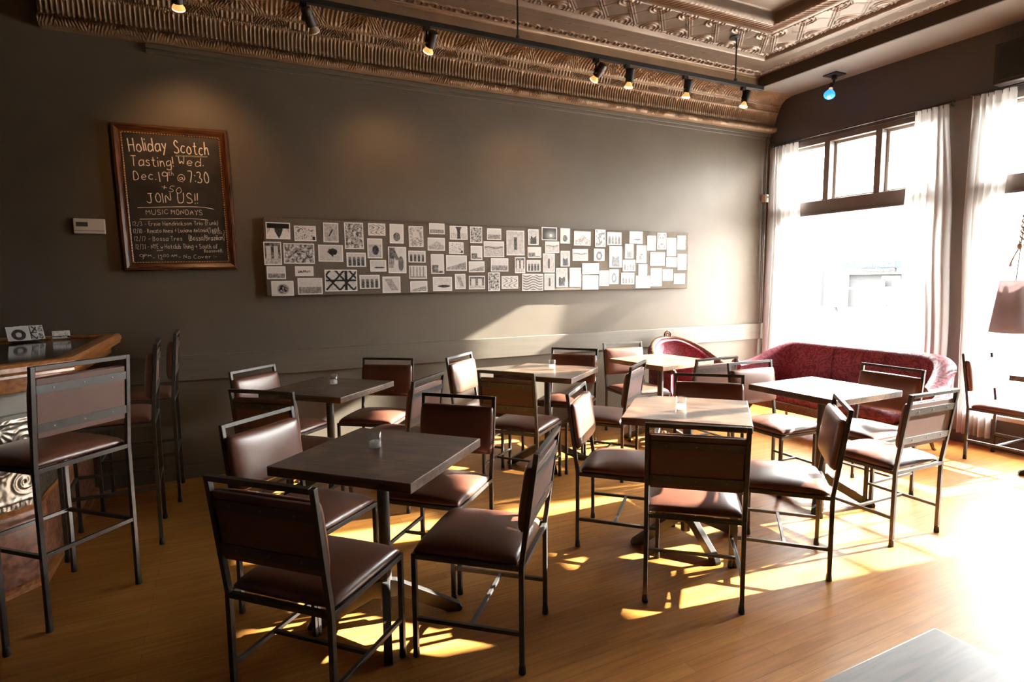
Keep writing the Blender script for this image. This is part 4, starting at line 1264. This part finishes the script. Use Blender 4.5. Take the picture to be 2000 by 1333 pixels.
def chaikin(P, n=2):
    if len(P) < 3: return P
    for _ in range(n):
        Q = [P[0]]
        for a, b in zip(P, P[1:]):
            Q += [(a[0] * .75 + b[0] * .25, a[1] * .75 + b[1] * .25), (a[0] * .25 + b[0] * .75, a[1] * .25 + b[1] * .75)]
        P = Q + [P[-1]]
    return P
def ribbon(mb, P, w, y):
    n = len(P); vs = []
    for i, p in enumerate(P):
        a = P[max(0, i - 1)]; b = P[min(n - 1, i + 1)]; dx, dz = b[0] - a[0], b[1] - a[1]; L_ = math.hypot(dx, dz) or 1
        k = w / 2 * (.8 + .4 * rnd.random()); nx, nz = -dz / L_ * k, dx / L_ * k
        vs += [(p[0] + nx, y, p[1] + nz), (p[0] - nx, y, p[1] - nz)]
    mb.add(vs, [(2 * i, 2 * i + 1, 2 * i + 3, 2 * i + 2) for i in range(n - 1)])
rnd = random.Random(11)
BW, BH, BC, BA = .733, 1.025, (-.227, 2.094), R_(1.2)
bd = thing('chalkboard', 'chalkboard in a mahogany frame announcing a holiday scotch tasting', 'chalkboard', (BC[0], YW, BC[1]))
bd.rotation_euler = (0, -BA, 0)
MB().box(-BW / 2 + .056, BW / 2 - .056, -.030, -.012, -BH / 2 + .056, BH / 2 - .056).build('slate', 'slate', bd)
PR = [(0, -.004), (0, -.030), (.007, -.046), (.020, -.050), (.036, -.040), (.047, -.035), (.053, -.037), (.058, -.036), (.064, -.031), (.064, -.010)]
def rail(k):
    """one mitred side of the frame: 0 bottom 1 right 2 top 3 left"""
    mb = MB(); vs = []
    for e in (0, 1):
        for o_, y in PR:
            X, Z = BW / 2 - o_, BH / 2 - o_
            c = [(-X, -Z), (X, -Z), (X, Z), (-X, Z)][(k + e) % 4]
            vs.append((c[0], y, c[1]))
    n = len(PR)
    mb.add(vs, [(i, n + i, n + (i + 1) % n, (i + 1) % n) for i in range(n)] + [tuple(range(n)), tuple(range(2 * n - 1, n - 1, -1))])
    return mb
for k in range(4):
    rail(k).build('frame_rail', 'frame_woodx' if k % 2 == 0 else 'frame_wood', bd)
mb = MB(); X, Z = BW / 2 - .0605, BH / 2 - .0605
for a, b in (((-X, -Z), (X, -Z)), ((X, -Z), (X, Z)), ((X, Z), (-X, Z)), ((-X, Z), (-X, -Z))):
    L_ = math.hypot(b[0] - a[0], b[1] - a[1]); n = int(L_ / .017)
    for i in range(n):
        t = (i + .5) / n
        mb.sphere((a[0] + (b[0] - a[0]) * t, -.0355, a[1] + (b[1] - a[1]) * t), .0055, 8, 5, sc=(1.25 if a[1] == b[1] else .8, .7, 1.25 if a[0] == b[0] else .8))
mb.build('gilt_bead', 'gilt', bd, smooth=True)
def to_board(x, z):
    dx, dz = x - BC[0], z - BC[1]; c, s = math.cos(BA), math.sin(BA)
    return (dx * c + dz * s, -dx * s + dz * c)
mg = MB()
for txt, ax, az, bx, bz, cap in CHALK:
    nat = 0; items = []; mb = MB()
    for ch in txt:
        if ch == ' ': nat += .42; continue
        st = strokes(ch); w = max(p[0] for s in st for p in s); x0 = min(p[0] for s in st for p in s)
        items.append((nat, st)); nat += w + .26
    nat -= .26
    L_ = math.hypot(bx - ax, bz - az); ux, uz = (bx - ax) / L_, (bz - az) / L_; sx = L_ / nat
    ww = max(.0022, cap * .075)
    for off, st in items:
        jx, jz = rnd.uniform(-.03, .03), rnd.uniform(-.05, .05); sl = rnd.uniform(-.04, .10)
        for s in st:
            Q = []
            for px, pz in s:
                X = (off + px + jx + sl * pz * .6) * sx; Zz = (pz + jz) * cap
                Q.append(to_board(ax + ux * X - uz * Zz, az + uz * X + ux * Zz))
            ribbon(mb, chaikin(Q), ww, -.0312)
    mb.build('chalk_words', 'chalk', bd)
for i, l in enumerate(CHALK_LINES):
    mb = MB()
    ribbon(mg if i in (2, 3) else mb, chaikin([to_board(*p) for p in l]), .0042 if i < 2 else .003, -.0312)
    if mb.v: mb.build('chalk_rule', 'chalk', bd)
mg.build('chalk_underline', 'greenchalk', bd)['label'] = 'green chalk underline'

# ------------------------------------------------------------------ small wall fittings
t = thing('thermostat', 'ivory wall thermostat left of the chalkboard', 'thermostat', (-.767, YW, 1.885))
MB().box(-.091, .091, -.026, 0, -.052, .052).build('housing', 'plastic', t, bevel=.006)
MB().box(-.075, -.008, -.0275, -.025, -.004, .026).build('display', 'lcd', t)
MB().box(-.086, .086, -.0272, -.0255, -.034, -.031).build('button_strip', 'lcd', t)
t = thing('sensor_box', 'small white wall box with conduit in the corner by the left window', 'wall box', (5.845, YW - .02, 2.42))
MB().box(-.038, .038, -.035, .02, -.045, .045).build('housing', 'plastic', t, bevel=.006)
MB().box(-.01, .022, -.0365, -.034, .005, .02).build('indicator', 'lcd', t)
MB().tube([(.0, -.002, .045), (.0, -.002, .66), (.03, -.002, .74)], .008, 8).tube([(0, -.002, -.045), (0, -.002, -1.45)], .008, 8).build('conduit', 'wall', t, smooth=True)

# ------------------------------------------------------------------ pinboard with photographs
t = thing('pinboard', 'long grey cloth pinboard covered in black and white photos', 'pinboard', (2.495, YW, 1.682))
PBX, PBZ = 4.31 / 2, .607 / 2
MB().box(-PBX, PBX, -.048, -.002, -PBZ, PBZ).build('cloth_panel', 'felt', t, bevel=.010, seg=3)
yp = YW - .0484
GP = 'black and white photos on the pinboard'
for i, (x, z, w, h, kind, desc) in enumerate(PHOTOS):
    put(photo_mesh('photo_print', w, h, kind, i), 'photo_print', (x, yp, z), (0, random.Random(i).uniform(-.012, .012), 0), 'black and white photo of ' + desc.replace('a hand drawing', 'a hand drawing'), 'photo', GP)

# ------------------------------------------------------------------ curtains
def curtain(label, rows, folds, amp=.022, x0=5.842):
    """rows: (z, y_right, y_left) from top to bottom; pleated sheer cloth hanging from rod clips"""
    t = thing('curtain', label, 'curtain', (x0, rows[0][1], 0), 0, 'white sheer curtains')
    oy = rows[0][1]
    def fn(i, j):
        z = rows[0][0] + (rows[-1][0] - rows[0][0]) * j
        k = 0
        while k < len(rows) - 2 and z < rows[k + 1][0]: k += 1
        a, b = rows[k], rows[k + 1]; f = sm(0, 1, (a[0] - z) / (a[0] - b[0]))
        y0 = a[1] + (b[1] - a[1]) * f; y1 = a[2] + (b[2] - a[2]) * f
        g = amp * (.35 if j < .03 else .35 + .65 * min(1, (j - .03) * 9))
        ph = i * folds * 2 * PI + .7 * math.sin(i * 9 + j * 1.6) + .5 * math.sin(j * 3)
        x = g * math.sin(ph) + .010 * math.sin(i * 23 + j * 4)
        y = y0 + (y1 - y0) * i + .012 * math.cos(ph) * (y1 - y0)
        return (x, y - oy, z)
    MB().grid(fn, int(folds * 14), 70).build('cloth', 'sheer', t, smooth=True)
    mb = MB(); n = int(folds)
    for k in range(n + 1):
        i = (k + .25) / (n + .5); p = fn(i, 0)
        mb.tube([(p[0], p[1], p[2] - .03), (p[0] - .004, p[1], p[2] + .004), (0, p[1], p[2] + .012)], .003, 6)
    mb.build('hook', 'rod', t)
    def hd(i, j):
        p = fn(i, j * .035); return (p[0] - .0015, p[1], p[2])
    MB().grid(hd, int(folds * 14), 4).build('header_tape', 'sheer', t, smooth=True)
    return t
curtain('sheer white curtain in the corner beside the pinboard wall', [(2.985, 4.565, 4.925), (2.0, 4.52, 4.93), (.9, 4.50, 4.95), (.06, 4.50, 4.96)], 7)
curtain('sheer white curtain between the left window and the brown pillar', [(2.995, 3.055, 3.335), (1.95, 2.99, 3.40), (.85, 2.955, 3.33), (.06, 2.96, 3.30)], 6)
curtain('sheer white curtain right of the brown pillar, beside the pink lampshade', [(3.005, 2.56, 2.875), (1.97, 2.615, 2.885), (1.0, 2.59, 2.85), (.10, 2.575, 2.83)], 6)
def rod(label, y0, y1, z):
    t = thing('curtain_rod', label, 'curtain rod', (5.842, 0, z), 0, None)
    MB().tube([(0, y0, 0), (0, y1, 0)], .008, 10).build('pole', 'rod', t, smooth=True)
    for y in (y0, y1):
        mb = MB().sphere((0, y, 0), .015, 10, 6)
        mb.build('finial', 'rod', t, smooth=True)
        yy = y + (.03 if y == y0 else -.03)
        MB().tube([(0, yy, 0), (.02, yy, -.018), (.066, yy, -.02)], .006, 8).box(.064, .072, yy - .014, yy + .014, -.045, .012).build('bracket', 'rod', t)
rod('dark thin curtain rod across the left window', 3.03, 4.945, 3.005)
rod('dark thin curtain rod across the right window', 1.12, 2.885, 3.02)

# ------------------------------------------------------------------ pendant shade, dark box
t = thing('pendant_lamp', 'dusky pink lampshade hanging by a knotted rope at the right window', 'pendant lamp', (5.66, 2.40, 0))
def sh(i, j):
    a = 2 * PI * i; r = .100 + (.150 - .100) * (1 - j)
    return (r * math.cos(a), r * math.sin(a), 1.035 + .415 * j)
o = MB().grid(sh, 48, 8).build('lamp_shade', 'shade', t, smooth=True)
s_ = o.modifiers.new('thickness', 'SOLIDIFY'); s_.thickness = .003; s_.offset = -1
mb = MB()
for k in range(3):
    a = k * 2 * PI / 3; mb.tube([(0, 0, 1.43), (.099 * math.cos(a), .099 * math.sin(a), 1.445)], .002, 6)
mb.lathe([(.022, 1.34), (.022, 1.42), (.012, 1.45)], n=14)
mb.build('shade_fitter', 'black', t)
MB().sphere((0, 0, 1.28), .035, 14, 9).build('bulb', 'plastic', t, smooth=True)
MB().tube([(0, 0, 1.44), (.08, .02, 1.72), (.225, .05, 2.16)], .004, 8).build('cord', 'rod', t)
mb = MB()
for s in (0, PI):
    pts = []
    for k in range(60):
        f = k / 59; z = 2.15 - .44 * f; c = .225 - .145 * f * .93
        pts.append((c + .012 * math.cos(f * 34 + s), .05 - .03 * f + .014 * math.sin(f * 34 + s) * 1.2, z))
    mb.tube(pts, .007, 7)
mb.sphere((.085, .025, 1.72), .022, 10, 6, sc=(1, 1, 1.3))
mb.tube([(.085, .03, 1.71), (.10, .06, 1.66), (.105, .085, 1.60), (.105, .09, 1.56)], [.006, .006, .007, .013], 7)
mb.build('knotted_rope', 'rope', t, smooth=True)
t = thing('wall_speaker', 'dark boxy cabinet high on the wall above the right window', 'wall box', (XW, 2.40, 3.20))
MB().box(-.16, 0, -.30, .305, -.165, .155).build('housing', 'darkbox', t, bevel=.006)
MB().box(-.166, -.158, -.27, .275, -.14, .13).build('front_cloth', 'black', t, bevel=.003)

# ------------------------------------------------------------------ track lights
TY, TZ_ = 4.013, 3.225
t = thing('light_track', 'long black lighting track hanging below the tin ceiling', 'light track', (2.0, TY, TZ_))
MB().box(-4.2, 2.60, -.018, .018, -.012, .022).build('track_rail', 'black', t, bevel=.002)
MB().box(2.60, 2.615, -.020, .020, -.014, .024).build('end_cap', 'black', t, bevel=.002)
for x in (2.27, .07, -2.2):
    zt = ZC - TZ_ - .012
    r = MB().tube([(x, 0, .02), (x, 0, zt)], .0065, 10).lathe([(.014, .02), (.014, .045), (.008, .05)], (x, 0, 0), 12).build('stem', 'black', t)
    MB().lathe([(.008, zt - .03), (.02, zt - .022), (.062, zt - .016), (.064, zt - .002), (.05, zt)], (x, 0, 0), 24).build('canopy', 'black', t, smooth=False)
def spot_head(label, x, aim, lit=True, power=22, group='track spotlights'):
    """black cylinder head on a yoke below the track, aimed at a point"""
    t = thing('track_spotlight', label, 'spotlight', (x, TY, TZ_ - .012), 0, group)
    MB().box(-.022, .022, -.017, .017, -.030, 0).build('track_adapter', 'black', t, bevel=.003)
    piv = Vector((.035, 0, -.085))
    MB().tube([(0, 0, -.03), (.002, .0, -.052), (.0, .004, -.075), (-.006, .004, -.098), (.008, .002, -.106)], .0075, 8).build('arm', 'black', t, smooth=True)
    d = (Vector(aim) - Vector((x, TY, TZ_ - .1))).normalized()
    mb = MB().lathe([(.018, -.062), (.030, -.058), (.032, -.05), (.032, .045), (.0295, .045), (.0295, .0), (.012, -.02)], piv, 24, axis=d)
    mb.lathe([(.0335, -.022), (.0335, -.016)], piv, 24, axis=d)
    mb.build('housing', 'black', t, smooth=False)
    bp = piv + d * .040
    bb = MB().lathe([(.012, .0), (.019, .010), (.022, .018), (.033, .034), (.0355, .041)], bp, 20, axis=d, closed=True).build('bulb', 'bulbamber' if lit else 'plastic', t, smooth=True)
    MB().lathe([(.0355, .041), (.034, .047), (.022, .052), (.001, .054)], bp, 20, axis=d, closed=True).build('bulb_lens', 'bulbglass' if lit else 'plastic', bb, smooth=True)
    if lit:
        ld = bpy.data.lights.new('spot_beam', 'SPOT'); ld.energy = power * .12; ld.color = (1.0, .50, .20); ld.spot_size = R_(75); ld.spot_blend = .9; ld.shadow_soft_size = .03
        lo = bpy.data.objects.new('spot_beam', ld); COL.objects.link(lo); lo.parent = t
        lo.location = bp + d * .062; lo.rotation_euler = d.to_track_quat('-Z', 'Y').to_euler()
    return t
spot_head('track spotlight at the far left, lit bowl facing out, above the chalkboard', -.150, (-.12, 5.0, 2.30), True, 30)
spot_head('unlit black track spotlight, second from the left', .570, (1.3, 4.9, 1.9), False)
spot_head('lit track spotlight hanging alone left of the second stem', 1.370, (1.30, 5.0, 2.25), True, 20)
spot_head('left one of the close pair of lit track spotlights', 2.760, (2.55, 5.0, 2.2), True, 22)
spot_head('right one of the close pair of lit track spotlights', 3.060, (3.1, 4.5, 1.4), True, 9)
spot_head('lit track spotlight between the close pair and the track end', 3.680, (3.7, 4.6, 1.4), True, 9)
spot_head('lit track spotlight tilted left under the right end of the track', 4.370, (4.05, 4.3, 1.2), True, 9)

t = thing('blue_spotlight', 'glowing blue reflector bulb on the soffit above the left window', 'spotlight', (5.70, 4.07, 3.53))
MB().box(-.075, .075, -.075, .075, -.012, 0).build('mount_plate', 'black', t, bevel=.002)
MB().tube([(0, 0, -.01), (0, 0, -.05)], .026, 14).tube([(0, 0, -.05), (-.005, .0, -.085), (-.02, .01, -.10)], .012, 10).build('swivel', 'black', t)
d = Vector((-.42, -.16, -.80)).normalized(); c = Vector((-.02, .01, -.095))
MB().lathe([(.022, 0), (.024, .05), (.018, .055)], c, 16, axis=d).build('socket', 'black', t)
MB().lathe([(.017, .055), (.017, .078)], c, 16, axis=d).build('bulb_neck', 'bulbneck', t)
MB().lathe([(.018, .076), (.030, .092), (.050, .125), (.0535, .142), (.046, .156), (.024, .165), (.001, .167)], c, 24, axis=d, closed=True).build('reflector_bulb', 'bluebulb', t, smooth=True)
MB().sphere(c + d * .165, .016, 12, 8).build('filament_glow', 'bluecore', t, smooth=True)
